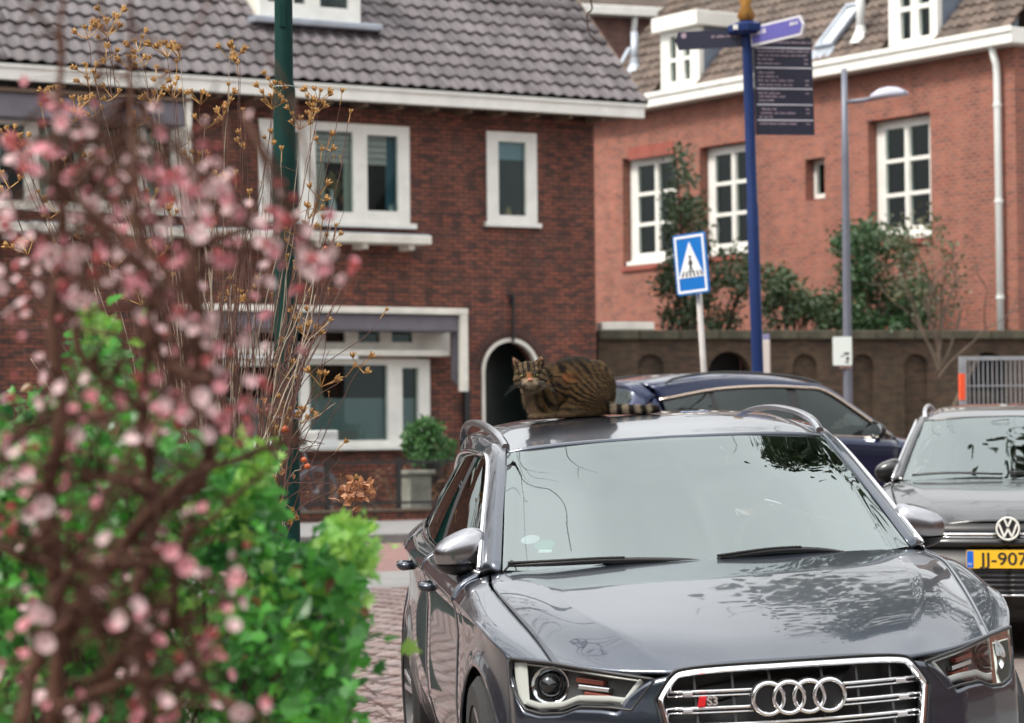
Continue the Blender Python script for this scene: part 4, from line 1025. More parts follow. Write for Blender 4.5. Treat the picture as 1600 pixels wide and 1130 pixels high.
def side_panel(y0, y1, n, zbot=.20):
    rows = []
    ys = sorted(set(list(np.linspace(y0, y1, n)) + [yw + ARCH * math.sin(a) for yw in WHEELS for a in np.linspace(-1.5708, 1.5708, 19) if y0 < yw + ARCH * math.sin(a) < y1]))
    for y in ys:
        sp_ = interp3(SHOULD, y); zb_ = zbot
        for yw in WHEELS:
            if abs(y - yw) < ARCH: zb_ = max(zb_, WZ + math.sqrt(max(0, ARCH ** 2 - (y - yw) ** 2)))
        r = []
        for t in np.linspace(0, 1, 16) ** 1.3:
            z = sp_[2] + (zb_ - sp_[2]) * t; r.append((side_x(y, z, sp_[0], sp_[2]), y, z))
        rows.append(r)
    return np.array(rows)
def wheel(car, x, y, sgn, rad=.322, wid=.225, dark=False):
    p = car.pt((x, y, WZ)); o = empty('wheel', parent=car.o); o.location = (p.x, p.y, rad)
    M_ = Matrix.Rotation(R(90) * sgn, 4, 'Y')
    h = wid / 2
    MB().lathe([(rad * .70, -h), (rad * .90, -h), (rad * .985, -h * .8), (rad, -h * .4), (rad, h * .4), (rad * .985, h * .8), (rad * .90, h), (rad * .70, h)], 40, M_, close=True).build('tyre', RUBBER, o, smooth=True, angle=35)
    rm = MB().lathe([(rad * .70, -h * .9), (rad * .72, h * .92), (rad * .68, h * .95), (rad * .65, h * .55), (rad * .63, -h * .5), (.001, -h * .5)], 40, M_).build('rim', SATIN, o, smooth=True, angle=30)
    rm.data.materials.clear(); rm.data.materials.append(LAMPIN)
    for k in range(5):
        for dlt in (-.16, .16):
            a = 2 * math.pi * k / 5 + dlt * .6; a2 = 2 * math.pi * k / 5 + dlt
            A = M_ @ Vector((.05 * math.cos(a), .05 * math.sin(a), h * .55)); B = M_ @ Vector((rad * .68 * math.cos(a2), rad * .68 * math.sin(a2), h * .82))
            MB().bar(A, B, .026, .03, up=M_.to_3x3() @ Vector((0, 0, 1))).build('spoke', SATIN, o, bevel=.004)
    MB().lathe([(.001, h * .8), (.035, h * .8), (.06, h * .62), (.06, h * .3)], 20, M_).build('hub_cap', SATIN, o, smooth=True)
    return o
def common_body(c, trim, rail_mat, cap_mat, glass=None, rail=True):
    T = c.T; P_ = c.p
    hood = c.put('bonnet', [inset(net(HOOD[:, 0:3], 7, 8), 1, 1, 0, 0), inset(net(HOOD[:, 2:5], 7, 6), 1, 1, 0, 1)], P_, both='weld')[0]
    sh = []
    for (y0, y1, nm, nn) in ((.492, 1.385, 'front_wing', 22), (1.385, 2.42, 'front_door', 14), (2.42, 3.42, 'rear_door', 14), (3.42, 4.12, 'rear_quarter', 18)):
        low = side_panel(y0, y1, nn)
        if nm == 'front_wing': up = inset(net(FENT, 7, 6), 1, 1, 1, 0)
        else:
            ys = np.linspace(y0, y1, 14); cols_ = [smooth_tab(SIDEU[:, j]) for j in range(3)]
            up = np.array([[interp3(cl, y) for cl in cols_] for y in ys]); up = catmull(up, 5, 1); up = inset(up, 1, 1, 0, 0)
        low = inset(low, nm != 'front_wing', 1, 0, 0)
        sh.append(c.put(nm, [up, low], P_, both=False, solid=.012))
    c.put('side_frame', [net(RSIDE, 7, 5)], P_, both=False, solid=.02)
    roof = c.put('roof_panel', [inset(net(ROOF, 8, 7), 1, 0, 0, 1, g=.004)], P_, both='weld', solid=.015)[0]
    wsn = net(WS, 7, 8)
    wind = c.put('windscreen', [wsn], glass or WSCREEN, both='weld', solid=0)[0]
    # black printed border just under the glass
    nrm = np.array([0, .0035, -.0045])
    frit = [wsn[-3:] + nrm, wsn[:, -4:] + nrm, wsn[:3] + nrm]
    c.put('screen_border', frit, BLACKP, both=True, solid=0, parent=wind)
    # cowl: plenum cover between the bonnet and the glass
    a_, b_ = net(HOOD, 7, 8)[-1], wsn[1]
    nn = min(len(a_), len(b_)); ia, ib = np.linspace(0, len(a_) - 1, 20).astype(int), np.linspace(0, len(b_) - 1, 20).astype(int)
    cw = np.array([a_[ia] + [0, -.02, -.03], a_[ia] + [0, .03, -.03], b_[ib] + [0, .0, -.03]])
    c.put('scuttle', [cw], BLACKP, solid=0)
    # side glass in three lights per side, pillars in gloss black, chrome surround
    def lights(y0, y1):
        rows = []
        for y in np.linspace(y0, y1, 14):
            b0, t0_ = interp3(BELT, y), interp3(DLOT, y); rows.append([b0 + (t0_ - b0) * k + np.array([.012 * math.sin(math.pi * k) - .012, 0, 0]) for k in np.linspace(.015, .99, 9)])
        return np.array(rows)
    for (y0, y1, nm) in ((1.43, 2.36, 'front_window'), (2.46, 3.22, 'rear_window'), (3.27, 3.72, 'quarter_window')):
        c.put(nm, [lights(y0, y1)], SIDEGL, both=False, solid=0, flip=True)
    for (y0, y1) in ((2.36, 2.46), (3.22, 3.27)):
        c.put('window_pillar', [lights(y0, y1)], BLACKP, both=False, solid=.01, flip=True)
    for sg_ in (1, -1):
        ln_ = [Vector(p) * 1 for p in c.T(DLOT[::2].copy() + np.array([.003, 0, .0]))]; 
        MB().tube([(p.x * sg_, p.y, p.z) for p in ln_], .0085 if trim is CHROME else .013, 6).build('window_trim', trim, c.o, smooth=True)
        lb_ = [p for p in c.T(BELT[::3][:13].copy() + np.array([-.002, 0, .004]))]
        MB().tube([(p[0] * sg_, p[1], p[2]) for p in lb_], .006, 6).build('belt_trim', trim, c.o, smooth=True)
    # tail: hatch, glass, bumper
    hatch = np.array([[(0, 3.86, 1.40), (.28, 3.86, 1.395), (.46, 3.85, 1.383), (.60, 3.78, 1.29)],
                      [(0, 4.0, 1.375), (.28, 3.99, 1.37), (.46, 3.96, 1.35), (.61, 3.86, 1.24)],
                      [(0, 4.0, 1.33), (.28, 3.99, 1.325), (.46, 3.95, 1.31), (.615, 3.88, 1.2)],
                      [(0, 4.22, .99), (.3, 4.21, .99), (.55, 4.16, 1.0), (.68, 4.10, 1.03)],
                      [(0, 4.29, .80), (.35, 4.27, .80), (.62, 4.20, .80), (.79, 4.10, .83)],
                      [(0, 4.30, .55), (.35, 4.28, .55), (.65, 4.20, .55), (.86, 4.02, .55)],
                      [(0, 4.24, .24), (.35, 4.22, .24), (.65, 4.14, .26), (.84, 3.98, .28)]])
    hn = net(hatch, 5, 5)
    c.put('tailgate', [hn], P_, both='weld', solid=.015)
    c.put('rear_screen', [np.array([[r[j] + np.array([0, .012, .012]) for j in range(12)] for r in hn[10:15]])], SIDEGL, both='weld', solid=0)
    dpil = np.array([[DLOT[-1], BELT[np.argmin(abs(BELT[:, 1] - 3.75))]], [(.612, 3.80, 1.27), (.72, 3.95, 1.05)], [(.615, 3.88, 1.2), (.69, 4.11, 1.035)]])
    c.put('rear_pillar', [dpil], P_, both=False, solid=.01)
    for sg_ in (1, -1):
        q = c.pt((.64, 4.14, .9)); MB().ball((sg_ * q.x, q.y, q.z), (.14, .07, .07)).build('tail_lamp', mat('tail_lamp_red', (.35, .01, .01), .15), c.o, smooth=True)
        # wheels and their dark wells
        for yw in WHEELS:
            wheel(c, sg_ * .775, yw, sg_)
            q0, q1 = c.pt((.50, yw - .36, .2)), c.pt((.86, yw + .36, .70))
            w_ = MB(); w_.grid([[(sg_ * x, q0.y + (q1.y - q0.y) / 2 + .36 * math.cos(a), .322 + .37 * math.sin(a)) for x in (q0.x, q1.x - .01)] for a in np.linspace(0, math.pi, 14)])
            w_.box(sg_ * q0.x - .01, sg_ * q0.x + .01, q0.y, q1.y, .12, .70).build('wheel_well', BLACKP, c.o)
    f0, f1 = c.pt((.80, .25, .20)), c.pt((.80, 4.15, .26))
    MB().box(-f0.x, f0.x, f0.y, f1.y, f0.z - .03, f0.z + .03).build('underbody', BLACKP, c.o)
    e0, e1 = c.pt((.60, .30, .30)), c.pt((.60, 1.12, .62)); MB().box(-.5, .5, e0.y, e1.y, .28, e1.z).build('bonnet_gap_block', BLACKP, c.o)  # black box added under the bonnet so the shut lines stay dark
    # roof rails
    if rail:
        rp_ = smooth_tab([(.594, 2.03, 1.372), (.598, 2.10, 1.396), (.603, 2.22, 1.421), (.608, 2.5, 1.451), (.606, 2.9, 1.470), (.60, 3.3, 1.460), (.585, 3.58, 1.42), (.578, 3.66, 1.385)], 6)
        for sg_ in (1, -1):
            b = MB(); q = c.T(rp_.copy()); n_ = len(q); V = []
            for i in range(n_):
                for (dx, dz) in ((-.013, -.010), (.015, -.013), (.015, .005), (.008, .011), (-.006, .011), (-.013, .005)): V.append((sg_ * (q[i][0] + dx), q[i][1], q[i][2] + dz))
            Fc = [tuple((i * 6 + k, i * 6 + (k + 1) % 6, (i + 1) * 6 + (k + 1) % 6, (i + 1) * 6 + k))[::sg_] for i in range(n_ - 1) for k in range(6)]
            b.add(V, Fc + [tuple(range(6)), tuple((n_ - 1) * 6 + k for k in range(6))])
            b.build('roof_rail', rail_mat, c.o, smooth=True, angle=40)
    # door mirrors
    for sg_ in (1, -1):
        o = empty('door_mirror', parent=c.o); q = c.pt((.826, 1.60, 1.008)); o.location = (sg_ * q.x, q.y, q.z)
        def pod(z_lo, z_hi, m_, nm):
            rows = []
            for t in np.linspace(0, math.pi, 15):
                row = []
                for a in np.linspace(0, math.pi, 17):            # front half only: the back is the glass
                    e = .72
                    f_ = lambda v, p: math.copysign(abs(v) ** p, v)
                    X = f_(math.cos(t), .8); rr_ = abs(math.sin(t)) ** .62
                    Y = -f_(math.sin(a), .8) * rr_; Z = f_(math.cos(a), e) * rr_
                    hz_ = .078 * (1 - .22 * X); hx = .096
                    zz_ = Z * hz_ + .018 * (-X); x_ = X * hx
                    zz_ = min(max(zz_, z_lo), z_hi)
                    row.append((sg_ * (x_ + .012 * Z), Y * .085, zz_))
                rows.append(row)
            MB().grid(rows, flip=sg_ > 0).build(nm, m_, o, smooth=True)
        pod(-.036, .2, cap_mat, 'mirror_cap'); pod(-.2, -.038, BLACKP, 'mirror_base')
        g_ = [(sg_ * .094 * math.cos(a), .012, .068 * math.sin(a)) for a in np.linspace(0, 2 * math.pi, 25)[:-1]]
        MB().add(g_ + [(p[0], p[1] - .02, p[2]) for p in g_], [tuple(range(24)), tuple(range(47, 23, -1))] + [(i, (i + 1) % 24, (i + 1) % 24 + 24, i + 24) for i in range(24)]).build('mirror_glass', CHROME, o)
        ba = c.pt((.80, 1.63, .935)) - c.pt((.826, 1.60, 1.008))
        MB().tube([(-sg_ * .02, .01, -.055), (-sg_ * .05, .015, -.085), (sg_ * ba.x * 1.0, ba.y, ba.z)], [.03, .026, .03], 10).build('mirror_arm', BLACKP, o, smooth=True)
    for sg_ in (1, -1):
        for yh, zh in ((2.26, .862), (3.22, .898)):
            q = c.pt((.889, yh, zh)); ha = MB()
            ha.tube([(sg_ * (q.x - .02), q.y - .09, q.z), (sg_ * (q.x + .022), q.y - .075, q.z), (sg_ * (q.x + .026), q.y, q.z + .002), (sg_ * (q.x + .022), q.y + .075, q.z), (sg_ * (q.x - .02), q.y + .09, q.z)], [.016, .018, .016, .018, .016], 8)
            ha.build('door_handle', P_ if c.p != None else BLACKP, c.o, smooth=True)
    # cabin
    d0 = c.pt((.66, 1.30, .90)); d1_ = c.pt((.68, 1.62, .965)); 
    MB().add([(-d0.x, d0.y, d0.z - .02), (d0.x, d0.y, d0.z - .02), (d1_.x, d1_.y, d1_.z - .03), (-d1_.x, d1_.y, d1_.z - .03), (-d1_.x, d1_.y + .04, d1_.z - .35), (d1_.x, d1_.y + .04, d1_.z - .35)], [(0, 1, 2, 3), (3, 2, 5, 4)]).build('dashboard', CABIN, c.o, solid=.02)
    st = c.pt((.37, 1.76, .93)); MB().lathe([(.175 + .015 * math.cos(a), .015 * math.sin(a)) for a in np.linspace(0, 2 * math.pi, 9)[:-1]], 28, Matrix.Translation(st) @ Matrix.Rotation(R(65), 4, 'X'), close=True).ball(st, (.07, .03, .06)).build('steering_wheel', CABIN, c.o, smooth=True)
    for x in (.37, -.37):
        q = c.pt((x, 2.25, .62)); q2 = c.pt((x, 2.40, 1.0)); q3 = c.pt((x, 2.43, 1.18))
        MB().box(q.x - .24, q.x + .24, q.y - .5, q.y, q.z - .2, q.z - .02).add(*[*(lambda b: (b.v, b.f))(MB().bar(q + Vector((0, .03, -.1)), q2 + Vector((0, 0, .05)), .46, .1, up=(0, -1, 0)))]).ball(q3, (.13, .06, .09)).build('seat', CABIN, c.o, bevel=.03)
    q = c.pt((0, 1.87, 1.30)); MB().ball(q, (.105, .02, .033)).tube([q, q + Vector((0, .01, .04))], .012, 6).build('interior_mirror', BLACKP, c.o, smooth=True)
    w0, w1 = c.pt((.70, 1.45, .72)), c.pt((.70, 3.85, .74)); MB().box(-.7, .7, w0.y, w1.y, .3, w0.z - .1).build('cabin_floor', CABIN, c.o)
    return wsn, hood, wind

# ---- the near grey hatchback
A_YAW, A_ROLL = .1241, .043
GREYP = paint('dark_grey_metallic', (.037, .046, .066), metal=.75, rough=.30, coat_ior=1.55)
audi = tag(empty('hatchback_car', (.874, 8.0215, .0307)), 'dark grey metallic hatchback with four-ring grille badge and a cat on its roof', 'car')
SH = Matrix(((1, 0, 0, 0), (0, 1, 0, 0), (A_ROLL, 0, 1, 0), (0, 0, 0, 1)))
audi.rotation_euler = Euler((0, -A_ROLL, A_YAW))
ca = Car(audi, None, GREYP)
wsn, hoodo, windo = common_body(ca, CHROME, ALU, ALU)
def wdepth(z): return float(np.interp(z, [.2, .35, .45, .55, .62, .70], [.03, -.022, -.035, -.03, -.012, .0]))
xg = lambda z: float(np.interp(z, [.385, .40, .5, .605, .665, .69], [.335, .345, .388, .412, .372, .345]))
ZT = lambda x: float(np.interp(x, [.35, .415, .425, .487, .544, .624, .668, .732, .776, .800, .806, .812], [.680, .664, .652, .571, .579, .579, .559, .553, .566, .618, .70, .722]))
cols_ = np.concatenate([np.linspace(0, 1, 40)])
bp = []
for cc in cols_:
    x0_ = .352 + (.812 - .352) * cc; zt_ = ZT(x0_); row = []
    for r_ in np.linspace(0, 1, 15):
        z = zt_ + (.385 - zt_) * r_; xm = xg(z) * (1 - cc) + .812 * cc
        row.append((xm, gplan(xm) + wdepth(z) - .004, z))
    bp.append(row)
bp = np.array(bp).transpose(1, 0, 2)
low = np.array([[(x, gplan(x) + wdepth(z) - .004, z) for x in np.linspace(0, .812, 24)] for z in np.linspace(.384, .2, 8)])
ca.put('front_bumper', [bp, low], GREYP, both=True, solid=.012, flip=True)
ca.put('lower_intake', [np.array([[(x, gplan(x) + wdepth(z) - .012, z) for x in np.linspace(0, .62, 12)] for z in np.linspace(.36, .24, 5)])], BLACKP, solid=0, flip=True)
# headlamps
UPE = lambda x: float(np.interp(x, [.416, .558, .696, .80, .82], [.666, .690, .714, .724, .724]))
LOE = lambda x: float(np.interp(x, [.416, .487, .544, .624, .668, .732, .776, .800, .82], [.664, .576, .584, .584, .564, .558, .571, .622, .70]))
for sg_ in (1, -1):
    hl = empty('headlamp', parent=audi)
    xs_ = np.concatenate([np.linspace(.418, .487, 8), np.linspace(.487, .806, 30)[1:]])
    def surf(dy, shr=0):
        rows = []
        for x in xs_:
            a, b = UPE(x), LOE(x); rows.append([(sg_ * x, gplan(x) + wdepth(z) + dy, z) for z in np.linspace(a - shr * (a - b), b + shr * (a - b), 9)])
        return rows
    MB().grid(surf(-.001), flip=sg_ > 0).build('lens', LENSG, hl, smooth=True)
    MB().grid(surf(.075), flip=sg_ > 0).build('housing', LAMPIN, hl, smooth=True)
    wr = MB(); ed = [p for p in np.array(surf(.0))[:, 0]] + [p for p in np.array(surf(.0))[-1]] + [p for p in np.array(surf(.0))[::-1, -1]]
    wr.tube(ed + [ed[0]], .0055, 6).build('lamp_seal', BLACKP, hl, smooth=True)
    def band(fx, w0, w1, dy=.016):
        rows = []
        for (x, z, tx, tz) in fx:
            rows.append([(sg_ * (x + tx * k), gplan(x + tx * k) + wdepth(z) + dy + .012 * kk, z + tz * k) for k, kk in ((w0, 1), (w0 * .6 + w1 * .4, 0), (w1, .6))])
        return rows
    g1 = [(x, LOE(x), 0, 1) for x in np.linspace(.50, .768, 30)]
    MB().grid(band(g1, .012, .034), flip=sg_ < 0).build('light_guide', DRL, hl, smooth=True)
    g2 = [(.797, z, -1, 0) for z in np.linspace(.585, .712, 14)]
    MB().grid(band(g2, .006, .040), flip=sg_ < 0).build('light_guide', DRL, hl, smooth=True)
    g3 = [(x, UPE(x), 0, -1) for x in np.linspace(.455, .79, 30)]
    MB().grid(band(g3, .010, .016, .02), flip=sg_ > 0).build('upper_trim', DRL, hl, smooth=True)
    g4 = [(x, LOE(x), .7, .75) for x in np.linspace(.432, .495, 10)]
    MB().grid(band(g4, .014, .032), flip=sg_ < 0).build('light_guide', DRL, hl, smooth=True)
    for (x, z, r_, rr_) in ((.695, .644, .043, .058),):
        M_ = Matrix.Translation((sg_ * x, gplan(x) + .035, z)) @ Matrix.Rotation(sg_ * R(14), 4, 'Z') @ Matrix.Rotation(R(90), 4, 'X')
        MB().lathe([(rr_, .012), (r_, .004), (r_ * 1.02, -.03)], 28, M_).build('reflector_ring', CHROME, hl, smooth=True)
        MB().lathe([(.001, .026), (r_ * .4, .022), (r_ * .75, .010), (r_ * .98, -.012)], 28, M_).build('projector', mat('dark_projector_lens', (.012, .013, .016), .04, coat=1), hl, smooth=True)
    for (x0_, x1_, z_, m_) in ((.545, .62, .662, REDREFL), (.53, .615, .640, CHROME), (.53, .60, .618, REDREFL)):
        MB().bar((sg_ * x0_, gplan(x0_) + .05, z_ - .01), (sg_ * x1_, gplan(x1_) + .05, z_), .02, .016).build('reflector', m_, hl, bevel=.003)
# single-frame grille
gy = lambda x, z: .008 + .52 * x * x + (z - .6) * .22
half = [(0, .690), (.20, .688), (.325, .680), (.362, .664), (.400, .612), (.402, .590), (.372, .46), (.335, .395), (.2, .385), (0, .384)]
hs_ = catmull(np.array(half), 5, 0)
loop = [(x, z) for x, z in hs_] + [(-x, z) for x, z in hs_[::-1][1:-1]]
gr = empty('grille', parent=audi)
def sweep(pts, prof):
    "sweep a small profile (offset outward in XZ, offset in Y) round a closed loop"
    n_ = len(pts); V = []
    for i in range(n_):
        a, b = np.array(pts[i - 1]), np.array(pts[(i + 1) % n_]); t = b - a; t /= np.linalg.norm(t); nx, nz = -t[1], t[0]
        x, z = pts[i]
        if nx * x + nz * (z - .55) < 0: nx, nz = -nx, -nz
        for (o_, dy) in prof: V.append((x + nx * o_, gy(x, z) + dy, z + nz * o_))
    q = len(prof)
    return V, [(i * q + k, i * q + (k + 1) % q, ((i + 1) % n_) * q + (k + 1) % q, ((i + 1) % n_) * q + k) for i in range(n_) for k in range(q)]
MB().add(*sweep(loop, [(-.012, .012), (-.010, -.004), (.0, -.011), (.010, -.004), (.012, .03)])).build('chrome_frame', CHROME, gr, smooth=True, angle=50)
MB().add(*sweep(loop, [(.0135, .03), (.0135, -.001), (.019, -.001), (.019, .03)])).build('frame_gap', BLACKP, gr)
MB().add([(x, gy(x, z) + .06, z) for x, z in loop], [tuple(range(len(loop)))]).build('grille_back', BLACKP, gr)
inner = lambda z: xg(z) - .018
zt0 = .622
for k in range(5):
    z = zt0 - k * .049; w_ = inner(z)
    xsx = np.linspace(-w_, w_, 25)
    bar = empty('grille_bar', parent=gr)
    for dz, rs in ((.005, .0052), (-.0085, .0024)):
        MB().tube([(x, gy(x, z + dz) + .012, z + dz) for x in xsx], rs, 6).build('chrome_strip', CHROME, bar, smooth=True)
    V = MB(); V.grid([[(x, gy(x, z) + .018, z + d_) for x in xsx] for d_ in (-.010, .010)]); V.build('bar_core', BLACKP, bar)
    for sg_ in (1, -1): 
        x = sg_ * (w_ - .055); MB().box(x - .017, x + .017, gy(x, z) + .001, gy(x, z) + .02, z - .008, z + .008).build('bar_block', CHROME, bar, bevel=.004)
for x in (-.30, -.19, -.08, .08, .19, .30): MB().bar((x, gy(x, .67) + .035, .672), (x, gy(x, .4) + .035, .40), .006, .012, up=(0, 1, 0)).build('grille_post', mat('grey_post', (.10, .10, .105), .4), gr)
eb = empty('ring_badge', parent=gr); eb.location = (-.008, gy(0, .6) - .022, .601)
rm_ = None
for k in range(4):
    x = (k - 1.5) * .0615
    prof = [(.0460 + .0068 * math.cos(a), .008 * math.sin(a)) for a in np.linspace(0, 2 * math.pi, 11)[:-1]]
    if rm_ is None: rm_ = MB().lathe(prof, 44, Matrix.Rotation(R(90), 4, 'X'), close=True).build('ring', CHROME, eb, smooth=True); rm_.location = (x, -.0008 * k, 0)
    else: inst('ring', rm_.data, eb, Matrix.Translation((x, -.0015 * (k % 2), 0)))
bb = MB()
for k in range(4): bb.lathe([(.001, .0), (.056, 0), (.056, .004), (.001, .004)], 32, Matrix.Translation(((k - 1.5) * .0615, .012 - k * .0004, 0)) @ Matrix.Rotation(R(90), 4, 'X'))
bb.build('badge_back', BLACKP, eb)
sb = empty('model_badge', parent=gr); zS = .5975; xS = -.300
RX = Matrix.Rotation(R(90), 4, 'X')
MB().prism([(xS, zS - .014), (xS + .020, zS - .014), (xS + .026, zS + .014), (xS + .006, zS + .014)], gy(xS, zS) - .004, gy(xS, zS) + .01).build('red_block', mat('badge_red', (.62, .015, .02), .3), sb)
text('badge_letters', 'S3', .036, CHROME, sb, Matrix.Translation((xS + .026, gy(xS, zS) - .003, zS)) @ Matrix.Rotation(-.28, 4, 'Z') @ RX, .003, bold=.0012)
MB().box(-.26, .26, gy(0, .44) - .012, gy(0, .44) - .002, .385, .495).build('number_plate', mat('yellow_plate', (.75, .45, .03), .4), audi)
# wipers
for pts in ([(-.70, 1.285, .972), (-.55, 1.215, .974), (-.36, 1.185, .974), (-.12, 1.16, .962), (.02, 1.135, .945)], [(.0, 1.15, .962), (.20, 1.165, .975), (.36, 1.19, .968), (.50, 1.2, .945)]):
    P4 = catmull(np.array(pts), 5, 0)
    wpr = MB().tube([tuple(p) for p in P4], [.006 + .006 * math.sin(math.pi * min(1, i / len(P4) * 1.15)) for i in range(len(P4))], 6).build('wiper', BLACKP, audi, smooth=True)
    MB().tube([tuple(p + np.array([0, -.006, .010])) for p in P4[: len(P4) * 3 // 5]], .0045, 6).build('wiper_blade', RUBBER, wpr, smooth=True)
# windscreen stickers
def sticker(i, j, w_, h_, m_, nm, round_=True, off=-.002):
    p = wsn[i, j].copy(); du = wsn[i, j + 1] - p; dv = wsn[i + 1, j] - p; p[0] *= -1; du[0] *= -1
    du /= -np.linalg.norm(du); dv -= du * np.dot(du, dv); dv /= np.linalg.norm(dv); nn_ = np.cross(du, dv); 
    if nn_[1] > 0: nn_ = -nn_
    Q = [(math.cos(a), math.sin(a)) for a in np.linspace(0, 2 * math.pi, 25)[:-1]] if round_ else [(-1, -1), (1, -1), (1, 1), (-1, 1)]
    o = MB().add([tuple(p + du * (x * w_) + dv * (y * h_) + nn_ * off) for x, y in Q], [tuple(range(len(Q)))]).build(nm, m_, windo); return p
sticker(5, 17, .034, .026, mat('sticker_white', (.62, .60, .64), .5), 'round_sticker')
sticker(4, 15, .036, .030, mat('sticker_green', (.06, .34, .26), .5), 'green_sticker')
sticker(3, 15, .024, .009, mat('sticker_text', (.72, .78, .76), .5), 'sticker_strip', False, -.001)

# ---- the black car on the right
def remap(zin, zout, ys=1.0, yoff=0, xs=1.0):
    def T(P):
        P = np.array(P, float); P[..., 2] = np.interp(P[..., 2], zin, zout); P[..., 1] = P[..., 1] * ys + yoff; P[..., 0] *= xs; return P
    return T
BLACKPT = paint('black_metallic', (.005, .0055, .007), metal=.2, coat_ior=1.38)
V_YAW = math.atan2(-.20, 1)
vc = at(1575, 826, 17.0)
vw = tag(empty('black_suv', (vc.x, vc.y, 0.0)), 'black car with round badge and yellow plate, cut by the right edge', 'car')
vw.rotation_euler.z = V_YAW
cv = Car(vw, remap([.1, .2, .70, .968, 1.378, 1.475], [.1, .24, .855, 1.115, 1.535, 1.635], 1.03, 0, 1.015), BLACKPT)
wv2, _, wvo = common_body(cv, SATIN, SATIN, BLACKPT)
fpl = lambda x: .0 + .30 * x * x + .55 * max(0, abs(x) - .6) ** 2 * 3
def vface(name, z0, z1, x0, x1, dy, m_, both=True, n=16, par=None):
    P = np.array([[(x, fpl(x) + dy + max(0, z - .6) * .12, z) for x in np.linspace(x0, x1, n)] for z in (z1, (z0 + z1) / 2, z0)])
    b = MB(); b.grid(P, flip=True)
    if both: Q = P.copy(); Q[..., 0] *= -1; b.grid(Q)
    return b.build(name, m_, par or vw, smooth=True, solid=.02)
vface('front_bumper', .25, .842, 0, .90, .02, BLACKPT)
vface('upper_grille', .752, .838, 0, .47, .004, BLACKP)
vface('painted_band', .695, .748, 0, .60, -.012, BLACKPT)
vface('lower_grille', .30, .690, 0, .62, .004, BLACKP)
for z, h_ in ((.776, .012), (.757, .004)): 
    o = vface('grille_strip', z - h_ / 2, z + h_ / 2, .075, .50, -.010, CHROME)
for z in (.545, .515, .485, .455, .42): vface('grille_slat', z - .006, z + .006, 0, .60, -.006, mat('dark_slat', (.05, .05, .055), .35, .4))
vface('chrome_lip', .385, .396, 0, .62, -.02, CHROME)
for sg_ in (1, -1):
    b = MB(); b.grid([[(sg_ * x, fpl(x) - .004 + (z - .6) * .12, z) for x in np.linspace(.48, .84, 14)] for z in (.838, .80, .755)], flip=sg_ > 0)
    hlv = b.build('headlamp', LAMPIN, vw, smooth=True, solid=.02)
    b = MB(); b.grid([[(sg_ * x, fpl(x) - .012, z) for x in np.linspace(.44, .56, 8)] for z in (.808, .796)], flip=sg_ > 0); b.build('light_strip', DRL, hlv)
bd = empty('round_badge', parent=vw); bd.location = (0, -.022, .812)
MB().lathe([(.001, .0), (.075, 0), (.079, .004), (.079, .016), (.001, .016)], 36, Matrix.Rotation(R(90), 4, 'X')).build('badge_disc', BLACKP, bd, smooth=True, angle=40)
MB().lathe([(.063, .016), (.066, .022), (.073, .022), (.076, .016)], 36, Matrix.Rotation(R(90), 4, 'X')).build('badge_ring', WHITE, bd, smooth=True)
lt_ = MB()
for a, b in (((-.022, .062), (0, .012)), ((0, .012), (.022, .062)), ((-.055, .03), (-.024, -.052)), ((-.024, -.052), (0, .0)), ((0, .0), (.024, -.052)), ((.024, -.052), (.055, .03))):
    lt_.bar((a[0], -.019, a[1]), (b[0], -.019, b[1]), .012, .006, up=(0, 1, 0))
lt_.build('badge_letters', WHITE, bd)
pt = empty('number_plate', parent=vw); pt.location = (0, -.028, .620)
YEL = mat('plate_yellow', (.80, .46, .02), .4)
MB().prism([(x, z) for x, z in rrect(.525, .115, .012)][::-1], 0, .01).build('plate', YEL, pt)
MB().box(-.258, -.217, -.002, -.0005, -.052, .052).build('country_band', mat('plate_blue', (.01, .12, .55), .4), pt)
text('country_letters', 'NL', .022, WHITE, pt, Matrix.Translation((-.252, -.003, -.03)) @ RX, .0003)
text('plate_letters', 'JJ-907', .112, SBLACK, pt, Matrix.Translation((-.172, -.002, -.002)) @ RX, .0006, bold=.001, sx=1.12)
for pts in ([(-.66, 1.32, 1.135), (-.4, 1.25, 1.15), (-.05, 1.2, 1.14)], [(.0, 1.22, 1.15), (.3, 1.25, 1.15), (.55, 1.3, 1.13)]):
    MB().tube([tuple(p) for p in catmull(np.array(pts), 5, 0)], .009, 6).build('wiper', BLACKP, vw, smooth=True)

# ---- the blue car behind the hatchback
BLUEP = paint('deep_blue_metallic', (.003, .010, .046), metal=.4, coat_ior=1.35)
sv_phi = R(30)
bs = tag(empty('blue_suv', (4.46, 26.9, .22)), 'deep blue estate car with roof rails half hidden behind the grey hatchback', 'car')
bs.rotation_euler.z = sv_phi + math.pi / 2 + math.pi
bs.rotation_euler.z = math.atan2(-math.sin(sv_phi), -math.cos(sv_phi)) - math.pi / 2
cbv = Car(bs, remap([.1, .2, .70, .968, 1.378, 1.475], [.1, .26, .92, 1.19, 1.68, 1.79], 1.06, 0, 1.03), BLUEP)
TRIMC = mat('warm_chrome', (.75, .62, .52), .2, 1.0)
common_body(cbv, TRIMC, mat('black_rail', (.03, .033, .035), .4), BLACKP)
cbv.put('front_bumper', [np.array([[(x, gplan(x) + wdepth(z), z) for x in np.linspace(0, .838, 20)] for z in np.linspace(.72, .2, 8)])], BLUEP, both=True, solid=.01, flip=True)
for sg_ in (1, -1): q = cbv.pt((.64, .32, .65)); MB().ball((sg_ * q.x, q.y, q.z), (.15, .1, .06)).build('headlamp', DRL, bs, smooth=True)
